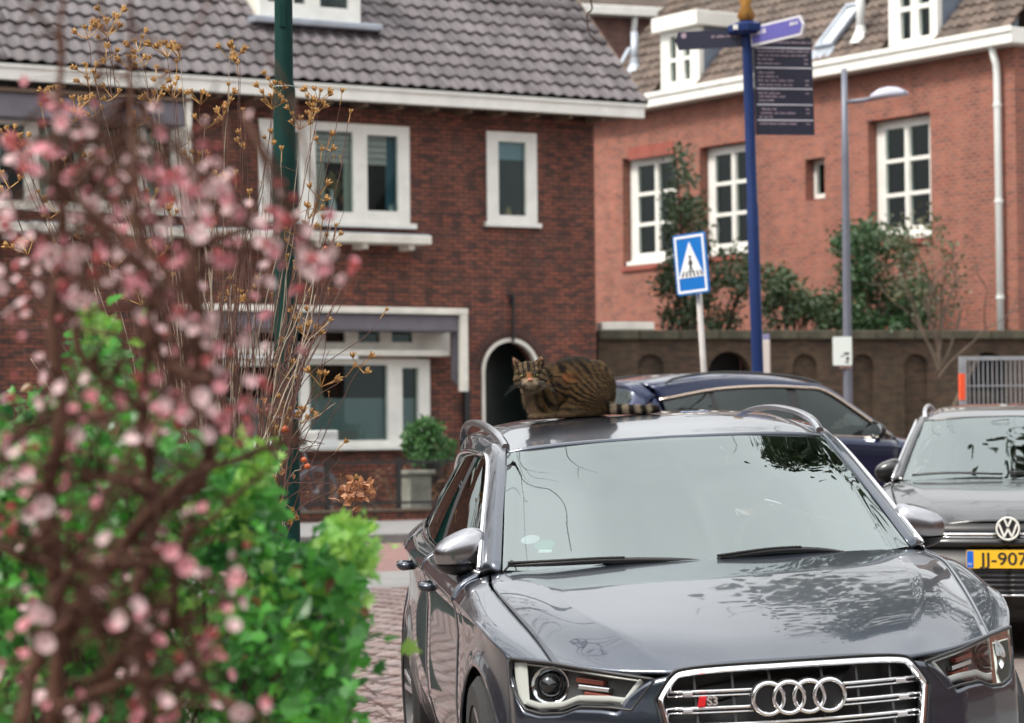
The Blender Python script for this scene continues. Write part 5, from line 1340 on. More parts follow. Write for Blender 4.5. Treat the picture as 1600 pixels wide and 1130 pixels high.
# ------------------------------------------------------------------ the tabby cat crouching on the roof
def roof_z(x, y):
    rn_ = net(ROOF, 8, 7); P = rn_.reshape(-1, 3); d = (P[:, 0] - abs(x)) ** 2 + (P[:, 1] - y) ** 2; k = np.argsort(d)[:3]; wt = 1 / (d[k] + 1e-6); return float((P[k, 2] * wt).sum() / wt.sum())
CX, CY = -.283, 2.62
AM = Matrix.Translation(audi.location) @ audi.rotation_euler.to_matrix().to_4x4()
cp = AM @ Vector((CX, CY, roof_z(CX, CY)))
cat = tag(empty('cat', cp), 'brown striped tabby cat crouching on the roof of the grey hatchback', 'cat')
cat.rotation_euler = (0, -A_ROLL * .9, R(4)); cat.scale = (1.03, 1.03, 1.03)
b = MB()
def E_(x, y, z, rx, ry, rz, rot=None): b.ball((x, y, z), (rx, ry, rz), 20, 14, None if rot is None else Euler(rot).to_matrix().to_4x4())
HX, HY, HZ = -.136, -.045, .166                                      # head centre
E_(HX, HY, HZ, .052, .051, .046); E_(HX, HY + .004, HZ + .022, .040, .042, .036)
E_(HX - .026, HY - .018, HZ - .014, .032, .033, .030); E_(HX + .026, HY - .018, HZ - .014, .032, .033, .030)   # cheeks
E_(HX, HY - .050, HZ - .022, .024, .022, .018)                        # muzzle
E_(HX - .011, HY - .060, HZ - .027, .014, .012, .011); E_(HX + .011, HY - .060, HZ - .027, .014, .012, .011)
E_(HX, HY - .050, HZ - .038, .016, .016, .010)                        # chin
E_(HX, HY - .046, HZ - .002, .011, .016, .018)                        # nose bridge
E_(HX - .026, HY - .036, HZ + .018, .022, .014, .010); E_(HX + .026, HY - .036, HZ + .018, .022, .014, .010)   # brow
E_(-.112, -.01, .125, .052, .055, .058)                               # neck
E_(-.098, .005, .085, .056, .058, .072)                               # chest
E_(-.035, .02, .118, .085, .072, .092)                                # shoulder and ribs
E_(.040, .02, .135, .105, .076, .098)
E_(.108, .02, .110, .092, .084, .110)                                 # rump
E_(.056, .02, .176, .078, .060, .060)                                 # arched back
E_(.085, -.048, .078, .082, .036, .078)                               # thigh
E_(.03, -.055, .030, .060, .026, .030)
E_(-.008, -.062, .013, .040, .019, .014)                              # hind foot
E_(-.060, -.035, .070, .030, .026, .065); E_(-.062, -.05, .020, .026, .022, .026)   # near foreleg
E_(-.075, -.062, .011, .028, .018, .0125)
E_(-.112, -.03, .050, .026, .026, .055); E_(-.116, -.052, .012, .026, .024, .0145)  # far foreleg, paw forward
E_(.05, .03, .045, .11, .06, .045)                                    # belly
tp_ = [(.142, -.03, .034), (.18, -.05, .026), (.22, -.058, .021), (.26, -.06, .019), (.30, -.06, .018), (.325, -.058, .019), (.342, -.055, .020)]
TP = catmull(np.array(tp_), 5, 0)
for i, p in enumerate(TP): r_ = np.interp(i / len(TP), [0, .2, .8, 1], [.026, .0195, .0175, .014]); E_(p[0], p[1], p[2], r_, r_, r_)
for sx in (-1, 1):                                                    # ears: thick-walled cups
    base = Vector((HX + sx * .036, HY + .004, HZ + .036)); tip = Vector((HX + sx * .061, HY + .0, HZ + .084))
    V = []
    for t, w_, th in ((-.25, .026, .014), (.0, .024, .010), (.4, .017, .007), (.75, .009, .005), (1.0, .003, .003)):
        c_ = base + (tip - base) * t; ax = Vector((1, 0, -.45 * sx)).normalized()
        for (u, v) in ((-1, 0), (-.5, -.6), (0, -.3), (.5, -.6), (1, 0), (.5, .8), (0, 1), (-.5, .8)): V.append(c_ + ax * (u * w_) + Vector((0, 1, 0)) * (v * th))
    b.add(V, [(i * 8 + k, i * 8 + (k + 1) % 8, (i + 1) * 8 + (k + 1) % 8, (i + 1) * 8 + k) for i in range(4) for k in range(8)] + [tuple(range(8))[::-1], tuple(32 + k for k in range(8))])
def fur_mat():
    m_ = bpy.data.materials.new('tabby_fur'); m_.use_nodes = True; t = m_.node_tree; bs_ = t.nodes['Principled BSDF']
    at_ = N(t, 'ShaderNodeAttribute', attribute_name='fur'); t.links.new(at_.outputs['Color'], bs_.inputs['Base Color'])
    bs_.inputs['Roughness'].default_value = .62; bs_.inputs['Specular IOR Level'].default_value = .1
    return m_
FUR = fur_mat()
def mixc(a, b_, k): k = max(0, min(1, k)); return tuple(x + (y - x) * k for x, y in zip(a, b_))
def sst(a, b_, v): v = max(0, min(1, (v - a) / (b_ - a))); return v * v * (3 - 2 * v)
BROWN, BLACKF, TAWNY, PALE, PINK = (.115, .066, .027), (.008, .006, .0045), (.30, .12, .045), (.2, .155, .11), (.3, .13, .085)
def fur_colour(p):
    x, y, z = p
    nz = noise.noise(Vector((x * 26, y * 26, z * 26))) * 1.5; n2 = noise.noise(Vector((x * 60, y * 60, z * 60 + 5)))
    c = mixc(BROWN, (.068, .044, .021), .5 + n2 * .7)
    if x > .150 and z < .060:                                          # ringed tail
        s_ = math.sin((x - .150) * 2 * math.pi / .046 + 1.2); c = mixc((.19, .15, .105), BLACKF, sst(-.25, .25, s_))
        if x > .315: c = mixc(c, BLACKF, sst(.315, .325, x))
        return c
    head = math.sqrt(((x - HX) / .075) ** 2 + ((y - HY) / .085) ** 2 + ((z - HZ) / .07) ** 2)
    if (head < 1.0 or z > HZ + .045) and x < HX + .085:
        fx, fz = x - HX, z - HZ
        c = mixc((.075, .052, .028), (.13, .09, .052), .5 + n2)
        if fz > .012:                                                  # forehead 'M' and crown stripes
            s_ = math.sin(abs(fx) * 2 * math.pi / .0175 + .6); c = mixc(c, BLACKF, sst(.1, .7, s_) * .9 * sst(.008, .02, fz))
        if abs(fx) > .026 and fz < .012:                               # cheek bands
            s_ = math.sin((fz + abs(fx) * .45) * 2 * math.pi / .024); c = mixc(c, BLACKF, sst(.25, .7, s_) * .8)
        if y < HY - .036 and fz < -.010 and abs(fx) < .030: c = mixc(c, (.26, .19, .13), .8)
        if y < HY - .036 and -.012 < fz < .012 and abs(fx) < .010: c = mixc(c, TAWNY, .7)
        if fz < -.036: c = mixc(c, PALE, .6)
        if fz > .046 and abs(fx) > .028 and y < HY + .002 and .012 < abs(abs(fx) - .048) < .0: c = PINK
        if fz > .044 and y < HY - .001 and abs(abs(fx) - (.037 + (fz - .036) * .5)) < .0125 - (fz - .044) * .2: c = mixc((.38, .2, .14), BROWN, .2)
        return c
    # flank: slanting bands that follow the ribs, dark saddle along the spine, tawny patches
    ang = math.atan2(z - .02, x - .17)
    s_ = math.sin(ang * 46 + nz * 2.4 + (x - .05) * 14) if x > -.04 else math.sin((x * .75 + z * .35) * 2 * math.pi / .033 + nz * 1.5)
    k = sst(.0, .35, s_ + n2 * .3)
    c = mixc(c, BLACKF, k * (.95 if z > .05 else .7))
    for (ex, ez, er, ea) in ((-.075, .145, .024, .6), (.005, .158, .030, .65), (.03, .15, .03, .3)):
        d = math.hypot(x - ex, (z - ez) * 1.2); c = mixc(c, TAWNY, ea * sst(er, er * .4, d) * (1 - .55 * k))
    c = mixc(c, BLACKF, .85 * sst(.19, .225, z - (0.012 if x > .1 else 0)))
    if x > -.06 and z > .03: c = mixc(c, BLACKF, .35 * sst(.12, .03, z) * .3)
    if x < -.075 and z < .10: c = mixc(c, (.16, .11, .07), .75 * sst(-.105, -.135, x))
    if z < .028: c = mixc(c, (.12, .083, .048), .55)
    return c
body = b.build('body', FUR, cat)
md = body.modifiers.new('remesh', 'REMESH'); md.mode = 'VOXEL'; md.voxel_size = .0042
md2 = body.modifiers.new('smooth', 'SMOOTH'); md2.iterations = 5; md2.factor = .5
me = bpy.data.meshes.new_from_object(body.evaluated_get(bpy.context.evaluated_depsgraph_get()))
body.modifiers.clear(); body.data = me; me.materials.clear(); me.materials.append(FUR)
me.polygons.foreach_set('use_smooth', [True] * len(me.polygons))
for v in me.vertices:
    if v.co.z < .001: v.co.z = .001
at_ = me.color_attributes.new('fur', 'FLOAT_COLOR', 'POINT')
for i, v in enumerate(me.vertices): at_.data[i].color = c4(fur_colour(v.co))
# coat: short tapering hairs lying back over the body
rng = random.Random(4); me.calc_loop_triangles()
tri = [t for t in me.loop_triangles]; ar = np.array([t.area for t in tri]); cum = np.cumsum(ar / ar.sum())
V, Fc, C = [], [], []
for k in range(60000):
    t = tri[min(len(tri) - 1, int(np.searchsorted(cum, rng.random())))]
    a, b_, c_ = (me.vertices[i].co for i in t.vertices); r1, r2 = rng.random(), rng.random()
    if r1 + r2 > 1: r1, r2 = 1 - r1, 1 - r2
    p = a + (b_ - a) * r1 + (c_ - a) * r2; n_ = t.normal
    hd_ = (p - Vector((HX, HY, HZ))).length < .075
    flow = (Vector((1, .1, -.55)) if not hd_ else (p - Vector((HX, HY - .06, HZ - .02))).normalized())
    flow = (flow - n_ * flow.dot(n_)); 
    if flow.length < 1e-5: continue
    flow.normalize(); j = Vector((rng.gauss(0, .25), rng.gauss(0, .25), rng.gauss(0, .25)))
    ln_ = (.0085 if hd_ else .019) * rng.uniform(.6, 1.3)
    if p.x > .15: ln_ *= .8
    if p.z > HZ + .05: ln_ *= .5
    tip = p + (flow + n_ * .58 + j).normalized() * ln_
    if tip.z < .0005: continue
    sd_ = (tip - p).cross(n_); 
    if sd_.length < 1e-9: continue
    sd_ = sd_.normalized() * .00055
    o = len(V); V += [tuple(p - sd_ - n_ * .001), tuple(p + sd_ - n_ * .001), tuple(tip)]; Fc.append((o, o + 1, o + 2))
    cc = c4(tuple(x * rng.uniform(.75, 1.35) for x in fur_colour(p))); C += [cc] * 3
fm = bpy.data.meshes.new('coat'); fm.from_pydata(V, [], Fc); ca_ = fm.color_attributes.new('fur', 'FLOAT_COLOR', 'POINT'); ca_.data.foreach_set('color', np.array(C, np.float32).ravel())
fm.materials.append(FUR); fo_ = bpy.data.objects.new('coat', fm); col.objects.link(fo_); fo_.parent = cat; fo_['kind'] = 'stuff'
EYE = mat('eye_amber', (.20, .17, .045), .08, coat=1); EYEK = mat('eye_black', (.004, .004, .004), .1)
for sx in (-1, 1):
    ec = Vector((HX + sx * .0235, HY - .0465, HZ + .004))
    MB().ball(ec, (.0118, .0066, .0060), 14, 10, Euler((0, sx * R(14), 0)).to_matrix().to_4x4()).build('eye', EYE, cat, smooth=True)
    MB().ball(ec + Vector((0, -.0052, 0)), (.0026, .002, .0054), 8, 6).build('pupil', EYEK, cat)
    MB().tube([ec + Vector((-.0135, -.003, .004 + sx * -.003)), ec + Vector((0, -.0075, .0075)), ec + Vector((.0135, -.003, .004 + sx * .003))], [.0012, .0034, .0012], 6).build('eyelid', mat('eyelid_dark', (.02, .015, .012), .6), cat, smooth=True)
MB().ball((HX, HY - .0715, HZ - .0145), (.0088, .005, .0058)).build('nose', mat('nose_pink', (.42, .16, .11), .45), cat, smooth=True)
MB().tube([(HX - .014, HY - .071, HZ - .0365), (HX - .005, HY - .0735, HZ - .0335), (HX, HY - .0735, HZ - .030), (HX + .005, HY - .0735, HZ - .0335), (HX + .014, HY - .071, HZ - .0365)], .0011, 5).build('mouth', EYEK, cat)
wk = MB()
for sx in (-1, 1):
    for k in range(3):
        a0 = Vector((HX + sx * .018, HY - .066, HZ - .022 - .003 * (k % 3))); d_ = Vector((sx * 1, -.12 + .05 * k, -.15 - .13 * k)).normalized(); L_ = .065 + .012 * (k % 3)
        wk.tube([a0, a0 + d_ * L_ * .5 + Vector((0, 0, .003)), a0 + d_ * L_ + Vector((0, 0, -.008))], [.00014, .00011, .00007], 3)
wk.build('whiskers', mat('whisker_white', (.8, .8, .8), .4), cat)['kind'] = 'stuff'
# ------------------------------------------------------------------ plants
def leaf_shape(kind):
    "leaf outline in local XY (y = along), slightly folded and arched"
    if kind == 'ovate': P = [(0, 0), (.26, .22), (.34, .45), (.22, .75), (0, 1.0), (-.22, .75), (-.34, .45), (-.26, .22), (0, .3), (0, .65)]; F_ = [(0, 1, 8), (1, 2, 8), (2, 9, 8), (2, 3, 9), (3, 4, 9), (4, 5, 9), (5, 6, 9), (6, 8, 9), (6, 7, 8), (7, 0, 8)]
    elif kind == 'lobed':
        P = [(0, 0), (.16, .12), (.46, .30), (.24, .40), (.40, .66), (.16, .66), (0, 1.0), (-.16, .66), (-.40, .66), (-.24, .40), (-.46, .30), (-.16, .12), (0, .35), (0, .66)]
        F_ = [(0, 1, 12), (1, 2, 3), (1, 3, 12), (3, 13, 12), (3, 4, 5), (3, 5, 13), (5, 6, 13), (6, 7, 13), (7, 8, 9), (7, 9, 13), (9, 12, 13), (9, 10, 11), (9, 11, 12), (11, 0, 12)]
    else: P = [(0, 0), (.16, .5), (0, 1), (-.16, .5)]; F_ = [(0, 1, 2), (0, 2, 3)]
    V = [(x, y, .35 * abs(x) - .18 * y * y) for x, y in P]
    return np.array(V, float), F_
def basis(rng_, n, up_bias=.4, size=(.03, .05)):
    A = rng_.normal(size=(n, 3)); A[:, 2] += up_bias; A /= np.linalg.norm(A, axis=1, keepdims=True)
    Rn = rng_.normal(size=(n, 3)); B = np.cross(A, Rn); B /= np.linalg.norm(B, axis=1, keepdims=True); C = np.cross(A, B)
    S = rng_.uniform(size[0], size[1], n)
    return A, B, C, S
def leaf_mass(name, pts, kind, size, m_, parent, rng_, up_bias=.4):
    V0, F0 = leaf_shape(kind); n = len(pts)
    nrm, tx, ty, S = basis(rng_, n, up_bias, size)
    W = pts[:, None, :] + S[:, None, None] * (V0[None, :, 0:1] * tx[:, None, :] + V0[None, :, 1:2] * ty[:, None, :] + V0[None, :, 2:3] * nrm[:, None, :])
    q = len(V0); Fc = np.array(F0)[None] + (np.arange(n) * q)[:, None, None]
    me_ = bpy.data.meshes.new(name); me_.from_pydata(W.reshape(-1, 3).tolist(), [], Fc.reshape(-1, 3).tolist()); me_.materials.append(m_)
    o = bpy.data.objects.new(name, me_); col.objects.link(o)
    if parent is not None: o.parent = parent
    o['kind'] = 'stuff'
    return o
def leaf_singles(name, pts, kind, size, m_, parent, rng_, up_bias=.4):
    V0, F0 = leaf_shape(kind); me_ = bpy.data.meshes.new(name); me_.from_pydata(V0.tolist(), [], F0); me_.materials.append(m_)
    nrm, tx, ty, S = basis(rng_, len(pts), up_bias, size)
    for p, n_, a, b_, s_ in zip(pts, nrm, tx, ty, S):
        M_ = Matrix(((a[0] * s_, b_[0] * s_, n_[0] * s_, p[0]), (a[1] * s_, b_[1] * s_, n_[1] * s_, p[1]), (a[2] * s_, b_[2] * s_, n_[2] * s_, p[2]), (0, 0, 0, 1)))
        inst(name, me_, parent, M_)
def branching(mb, p, d, r, L, depth, rng_, up=.12, spread=.6, n=7, tips=None, shrink=.72):
    pts, rad = [p], [r]
    q = p.copy(); dd = d.copy()
    for k in range(4):
        dd = (dd + Vector((rng_.gauss(0, .16), rng_.gauss(0, .16), rng_.gauss(0, .12) + up * .3))).normalized(); q = q + dd * (L / 4); pts.append(q.copy()); rad.append(r * (1 - .11 * (k + 1)))
    mb.tube(pts, rad, n, cap=False)
    if depth == 0:
        if tips is not None: tips.append((q, dd))
        return
    for k in range(rng_.choice((2, 3, 3))):
        nd = (dd + Vector((rng_.gauss(0, spread), rng_.gauss(0, spread), rng_.gauss(0, spread * .6) + up))).normalized()
        a = pts[rng_.choice((2, 3, 4, 4))]
        branching(mb, a, nd, r * .58, L * shrink * rng_.uniform(.8, 1.1), depth - 1, rng_, up, spread, max(4, n - 1), tips, shrink)

nprng = np.random.default_rng(5)
def in_poly(px, py, poly):
    c_ = False; n = len(poly)
    for i in range(n):
        (x1, y1), (x2, y2) = poly[i], poly[i - 1]
        if (y1 > py) != (y2 > py) and px < (x2 - x1) * (py - y1) / (y2 - y1) + x1: c_ = not c_
    return c_
# ---- leafy green shrub, lower left
HGREEN = leaf_mat('fresh_green_leaf', (.010, .085, .018), (.11, .42, .05), .42, .4, scale=7)
BARKD = mat('dark_bark', (.060, .034, .022), .8, var=.4, scale=25)
hb = at(300, 1130, 5.9)
hedge = tag(empty('green_shrub', (hb.x, hb.y, 0)), 'leafy bright green shrub at lower left behind the blurred pink blossom', 'shrub')
outl = [(120, 500), (165, 480), (205, 520), (215, 600), (260, 650), (310, 690), (370, 692), (415, 715), (428, 760), (424, 835), (468, 862), (500, 835), (545, 835), (585, 850), (560, 900), (565, 960), (572, 1010), (552, 1060), (560, 1140), (-60, 1140), (-60, 640), (40, 600), (100, 590)]
rng = random.Random(21); P = []
cl = []
while len(cl) < 290:
    px, py = rng.uniform(-60, 585), rng.uniform(470, 1150)
    if in_poly(px, py, outl) and rng.random() < (1 if py > 720 else .4): cl.append((px, py, rng.uniform(4.7, 6.4)))
for (px, py, D) in cl:
    for k in range(36):
        qx, qy = px + rng.gauss(0, 24), py + rng.gauss(0, 26)
        if in_poly(qx, qy, outl) or rng.random() < .12: P.append(at(qx, qy, D + rng.gauss(0, .10)) - hedge.location)
P = np.array([tuple(p) for p in P]); P = P[np.argsort(P[:, 1] + nprng.normal(0, .12, len(P)))]
leaf_singles('leaf', P[:300], 'lobed', (.024, .044), HGREEN, hedge, nprng, .5)
HGREEN2 = leaf_mat('blue_green_leaf', (.008, .070, .022), (.12, .38, .08), .42, .35, scale=9)
pick = nprng.random(len(P)) < .5; pick[:300] = False; rest_ = ~pick; rest_[:300] = False
leaf_mass('foliage', P[rest_], 'lobed', (.020, .042), HGREEN, hedge, nprng, .5)
leaf_mass('foliage', P[pick], 'ovate', (.026, .058), HGREEN2, hedge, nprng, .7)
leaf_mass('dead_leaves', P[300::45] + nprng.normal(0, .01, P[300::45].shape), 'ovate', (.024, .04), leaf_mat('dead_leaf', (.10, .05, .02), (.25, .13, .05), .2), hedge, nprng, .3)
YOUNG = leaf_mat('young_yellow_green_leaf', (.10, .32, .035), (.30, .50, .10), .42, .36, scale=9)
yp = []
for (cx_, cy_, sx, sy, n_) in ((545, 845, 22, 12, 60), (400, 742, 16, 14, 50), (375, 715, 18, 12, 30), (150, 505, 20, 14, 36), (350, 800, 40, 30, 50), (560, 880, 12, 30, 30), (440, 960, 60, 40, 40), (300, 980, 60, 60, 40)):
    for k in range(n_): yp.append(tuple(at(rng.gauss(cx_, sx), rng.gauss(cy_, sy), rng.uniform(4.7, 5.0)) - hedge.location))
leaf_mass('young_leaves', np.array(yp), 'lobed', (.026, .045), YOUNG, hedge, nprng, .6)
st = MB()
for (px, py, D) in cl[:90]:
    e = at(px, py, D) - hedge.location; b0 = Vector((rng.uniform(-.25, .25), rng.uniform(-.2, .3), .0)); mid = (b0 + e) / 2 + Vector((rng.gauss(0, .05), rng.gauss(0, .05), .05)); st.tube([b0, mid, e], [.008, .006, .003], 6)
st.build('stems', BARKD, hedge, smooth=True)['kind'] = 'stuff'
tw = MB(); RED = mat('dark_red_twig', (.085, .018, .02), .6)
for pts in (((480, 935), (492, 900), (505, 860)), ((470, 960), (510, 905), (530, 870)), ((540, 960), (575, 992), (600, 998), (606, 1001)), ((545, 1070), (570, 1062), (600, 1060), (622, 1056)), ((548, 1100), (575, 1090), (600, 1105), (612, 1120)), ((555, 1120), (590, 1112), (618, 1130)), ((540, 1050), (565, 1068), (590, 1088))):
    tw.tube([at(x, y, 6.2) - hedge.location for x, y in pts], .0016, 5)
tw.build('bare_twigs', RED, hedge)['kind'] = 'stuff'

# ---- dry stalk shrub with open seed capsules, in focus beside the lamp post
SEED = mat('ochre_seed_capsule', (.50, .29, .085), .7, var=.5, scale=40, c2=(.27, .13, .04))
STALK = mat('grey_brown_stalk', (.15, .072, .052), .8, var=.4, scale=20, c2=(.06, .026, .022))
STALKP = mat('pale_stalk', (.40, .33, .25), .8, var=.3, scale=20)
db_ = at(330, 1000, 11.6)
dry = tag(empty('dry_seed_shrub', (db_.x, db_.y, 0)), 'dry leafless shrub of thin stalks tipped with ochre seed capsules beside the green post', 'shrub')
def capsule_mesh(nm, n, seed):
    g = random.Random(seed); b_ = MB()
    for k in range(n):
        c_ = Vector((g.gauss(0, .017), g.gauss(0, .017), g.gauss(0, .012))) if n > 1 else Vector((0, 0, 0)); s_ = g.uniform(.0075, .0105)
        ax = (Vector((c_.x * 20, c_.y * 20, .8))).normalized(); M_ = ax.to_track_quat('Z', 'Y').to_matrix().to_4x4()
        for j in range(5):
            a = 2 * math.pi * j / 5; o_ = Vector((math.cos(a), math.sin(a), 0)) * s_ * .55
            tip = Vector((math.cos(a), math.sin(a), 0)) * s_ * .95 + Vector((0, 0, s_ * 1.15)); sd_ = Vector((-math.sin(a), math.cos(a), 0)) * s_ * .55
            Vv = [Vector((0, 0, -s_)), o_ - sd_, o_ + sd_, o_ * 1.7 + Vector((0, 0, s_ * .5)), tip, Vector((0, 0, s_ * .3))]
            b_.add([c_ + M_ @ v for v in Vv], [(0, 2, 1), (1, 2, 3), (1, 3, 4), (3, 2, 4), (1, 4, 5), (2, 5, 4), (0, 1, 5), (0, 5, 2)])
        b_.tube([c_ + ax * (-s_), Vector((0, 0, -.035))], .0012, 4)
    o = b_.build(nm, SEED); me_ = o.data; bpy.data.objects.remove(o); return me_
caps = [capsule_mesh('seed_head', n, 30 + n) for n in (1, 3, 5, 6)]
tips = [(165, 14, 1), (167, 32, 3), (133, 42, 2), (163, 40, 1), (162, 72, 1), (212, 64, 3), (203, 88, 2), (222, 82, 1), (259, 66, 2), (280, 72, 2), (243, 106, 1), (276, 96, 0), (362, 74, 2), (375, 73, 1), (371, 100, 0), (82, 136, 2), (133, 100, 2), (135, 120, 2), (147, 113, 0), (172, 135, 1), (238, 145, 3), (270, 136, 3), (115, 152, 2), (112, 172, 3), (146, 162, 1), (314, 144, 2), (348, 164, 3), (322, 184, 2), (357, 132, 0), (380, 172, 0), (433, 130, 3), (427, 151, 3), (428, 208, 1), (485, 172, 3), (470, 185, 3), (500, 140, 2), (495, 158, 3), (535, 142, 0), (548, 174, 0), (515, 212, 1), (503, 234, 0), (12, 198, 2), (33, 210, 2), (28, 222, 1), (8, 272, 1), (64, 164, 0), (47, 240, 0), (160, 236, 2), (155, 238, 2), (183, 263, 0), (198, 272, 0), (213, 178, 1), (210, 205, 0), (236, 158, 0), (230, 298, 2), (268, 323, 3), (165, 298, 0), (310, 239, 2), (368, 270, 0), (350, 272, 2), (384, 210, 1), (440, 232, 0), (12, 306, 0), (80, 312, 1), (132, 350, 1), (243, 380, 1), (36, 375, 2), (505, 288, 1), (483, 322, 2), (477, 348, 2), (505, 340, 0), (522, 366, 1), (525, 352, 0), (452, 345, 1), (446, 357, 0), (470, 372, 1), (345, 459, 2), (372, 457, 3), (385, 457, 3), (215, 455, 2), (175, 398, 2), (448, 400, 0), (604, 484, 0), (516, 500, 0), (484, 509, 3), (487, 485, 1), (460, 497, 0), (440, 530, 0), (452, 568, 1), (508, 582, 2), (574, 556, 1), (554, 572, 0), (452, 640, 3), (474, 642, 2), (430, 660, 2), (462, 420, 0), (540, 690, 0), (556, 746, 0), (456, 795, 2), (435, 716, 1), (360, 560, 0), (366, 578, 0), (300, 405, 1), (270, 430, 0), (60, 300, 0), (100, 250, 0), (205, 330, 0), (295, 250, 0), (390, 300, 0), (415, 330, 0), (330, 350, 0), (300, 340, 0)]
stm, stp = MB(), MB()
rng = random.Random(9)
def stem(px, py, D, bx=None):
    tip = at(px, py, D) - dry.location
    bx = bx if bx is not None else 330 + (px - 300) * .35 + rng.gauss(0, 30)
    if px > 440: bx = rng.uniform(390, 440)
    ba = at(bx, 860 if px < 440 else rng.uniform(700, 900), D + rng.uniform(-.1, .2)) - dry.location
    m1 = ba + (tip - ba) * .45 + Vector(((tip.x - ba.x) * -.10 + rng.gauss(0, .02), rng.gauss(0, .03), .05))
    m2 = ba + (tip - ba) * .78 + Vector((rng.gauss(0, .012), rng.gauss(0, .02), .02))
    C_ = catmull(np.array([tuple(ba), tuple(m1), tuple(m2), tuple(tip)]), 5, 0)
    C_[1:-1] += nprng.normal(0, .0025, C_[1:-1].shape)
    (stp if rng.random() < .22 else stm).tube([tuple(p) for p in C_], np.linspace(.0029, .0013, len(C_)), 5)
    return C_
for (px, py, kd) in tips:
    D = rng.uniform(10.6, 12.4); C_ = stem(px, py, D)
    d = Vector(C_[-1]) - Vector(C_[-3]); M_ = Matrix.Translation(Vector(C_[-1])) @ d.to_track_quat('Z', 'Y').to_matrix().to_4x4() @ Matrix.Scale(rng.uniform(1.3, 1.9), 4)
    o = inst('seed_head', caps[kd], dry, M_)
    if rng.random() < .5:                                                # a side shoot with a bud
        k = rng.randrange(8, 13); a = Vector(C_[k]); e = a + Vector((rng.gauss(0, .05), rng.gauss(0, .03), rng.uniform(.03, .09))); stm.tube([a, (a + e) / 2 + Vector((rng.gauss(0, .008), 0, .006)), e], .0013, 4)
        inst('seed_head', caps[0], dry, Matrix.Translation(e) @ Matrix.Scale(.75, 4))
for k in range(135):
    px = rng.choice((rng.gauss(310, 60), rng.gauss(370, 40), rng.uniform(30, 420))); py = rng.uniform(300, 640); stem(px, py, rng.uniform(10.7, 12.6))
for k in range(46): stem(rng.uniform(455, 560), rng.uniform(330, 760), rng.uniform(10.8, 12.0))
stm.build('stalks', STALK, dry, smooth=True)['kind'] = 'stuff'; stp.build('pale_stalks', STALKP, dry, smooth=True)['kind'] = 'stuff'
BERRY = mat('orange_berry', (.50, .105, .03), .4, var=.2, scale=60)
bme = None
for (x, y, r_) in ((446, 671, .017), (475, 719, .013), (480, 729, .014), (508, 388, .01), (40, 380, .016)):
    p = at(x, y, 10.9) - dry.location
    if bme is None: bme = MB().ball((0, 0, 0), (1, 1, .92), 14, 10).ball((0, 0, .95), (.25, .25, .12), 6, 4).build('berry', BERRY, dry, smooth=True); bme.location = p; bme.scale = (r_,) * 3
    else: inst('berry', bme.data, dry, Matrix.Translation(p) @ Matrix.Scale(r_, 4))
# dried hydrangea head on its stalk
hyd = tag(empty('dried_hydrangea', tuple(at(555, 900, 9.2).xy) + (0,)), 'brown dried hydrangea flower head beside the lower lamp post', 'flower head')
hp = []
for k in range(70):
    px, py = rng.gauss(557, 16), rng.gauss(768, 9); hp.append(tuple(at(px, py, 9.2 + rng.gauss(0, .035)) - hyd.location))
HYD = leaf_mat('dry_brown_petal', (.22, .09, .04), (.50, .24, .12), .3)
leaf_mass('petals', np.array(hp), 'ovate', (.026, .042), HYD, hyd, nprng, .4)
MB().tube([at(520, 960, 9.2) - hyd.location, at(545, 850, 9.2) - hyd.location, at(556, 770, 9.2) - hyd.location], [.004, .003, .003], 6).build('stalk', STALK, hyd)
hy2 = []
for (cx_, cy_) in ((425, 640), (430, 735), (405, 750), (325, 345)):
    for k in range(26): hy2.append(tuple(at(rng.gauss(cx_, 11), rng.gauss(cy_, 9), 10.9 + rng.gauss(0, .03)) - dry.location))
leaf_mass('withered_leaves', np.array(hy2), 'ovate', (.018, .03), HYD, dry, nprng)

# ---- blossoming branches close to the lens
BARKB = mat('brown_blossom_bark', (.085, .040, .027), .85, var=.4, scale=60, spec=.2)
PET = [leaf_mat('petal_' + n, a, b_, .4, .5, 60) for n, a, b_ in (('pink', (.70, .26, .32), (.84, .48, .52)), ('pale', (.80, .54, .56), (.87, .73, .73)), ('rose', (.56, .11, .12), (.70, .27, .27)))]
bo_ = at(160, 1130, 3.4)
blo = tag(empty('blossom_shrub', (bo_.x, bo_.y, 0)), 'out of focus shrub of brown branches and pink blossoms along the left edge', 'shrub')
def flower(nm, m_, openk, seed):
    g = random.Random(seed); b_ = MB()
    for layer in (0, 1):
        for j in range(5):
            a = 2 * math.pi * (j + .5 * layer) / 5 + g.gauss(0, .12); r_ = .0125 * (1 - .3 * layer); w_ = .0078; rows = []
            for t in np.linspace(0, 1, 5):
                rad = r_ * openk * math.sin(t * 1.45) + .001; z = r_ * (1.5 - openk) * t * (1.15 - .35 * t * openk); ww = w_ * math.sin(min(1, t * 1.0 + .12) * math.pi * .82)
                rows.append([(rad * math.cos(a) - u * ww * math.sin(a), rad * math.sin(a) + u * ww * math.cos(a), z + .002 * u * u) for u in (-1, -.4, .4, 1)])
            b_.grid(rows)
    b_.ball((0, 0, -.001), (.0035, .0035, .004), 6, 4)
    o = b_.build(nm, m_, smooth=True); me_ = o.data; bpy.data.objects.remove(o); return me_
flw = [flower('blossom', PET[0], 1.0, 1), flower('blossom', PET[1], 1.1, 2), flower('blossom', PET[0], .75, 3), flower('blossom', PET[2], .5, 4), flower('blossom', PET[1], .85, 5)]
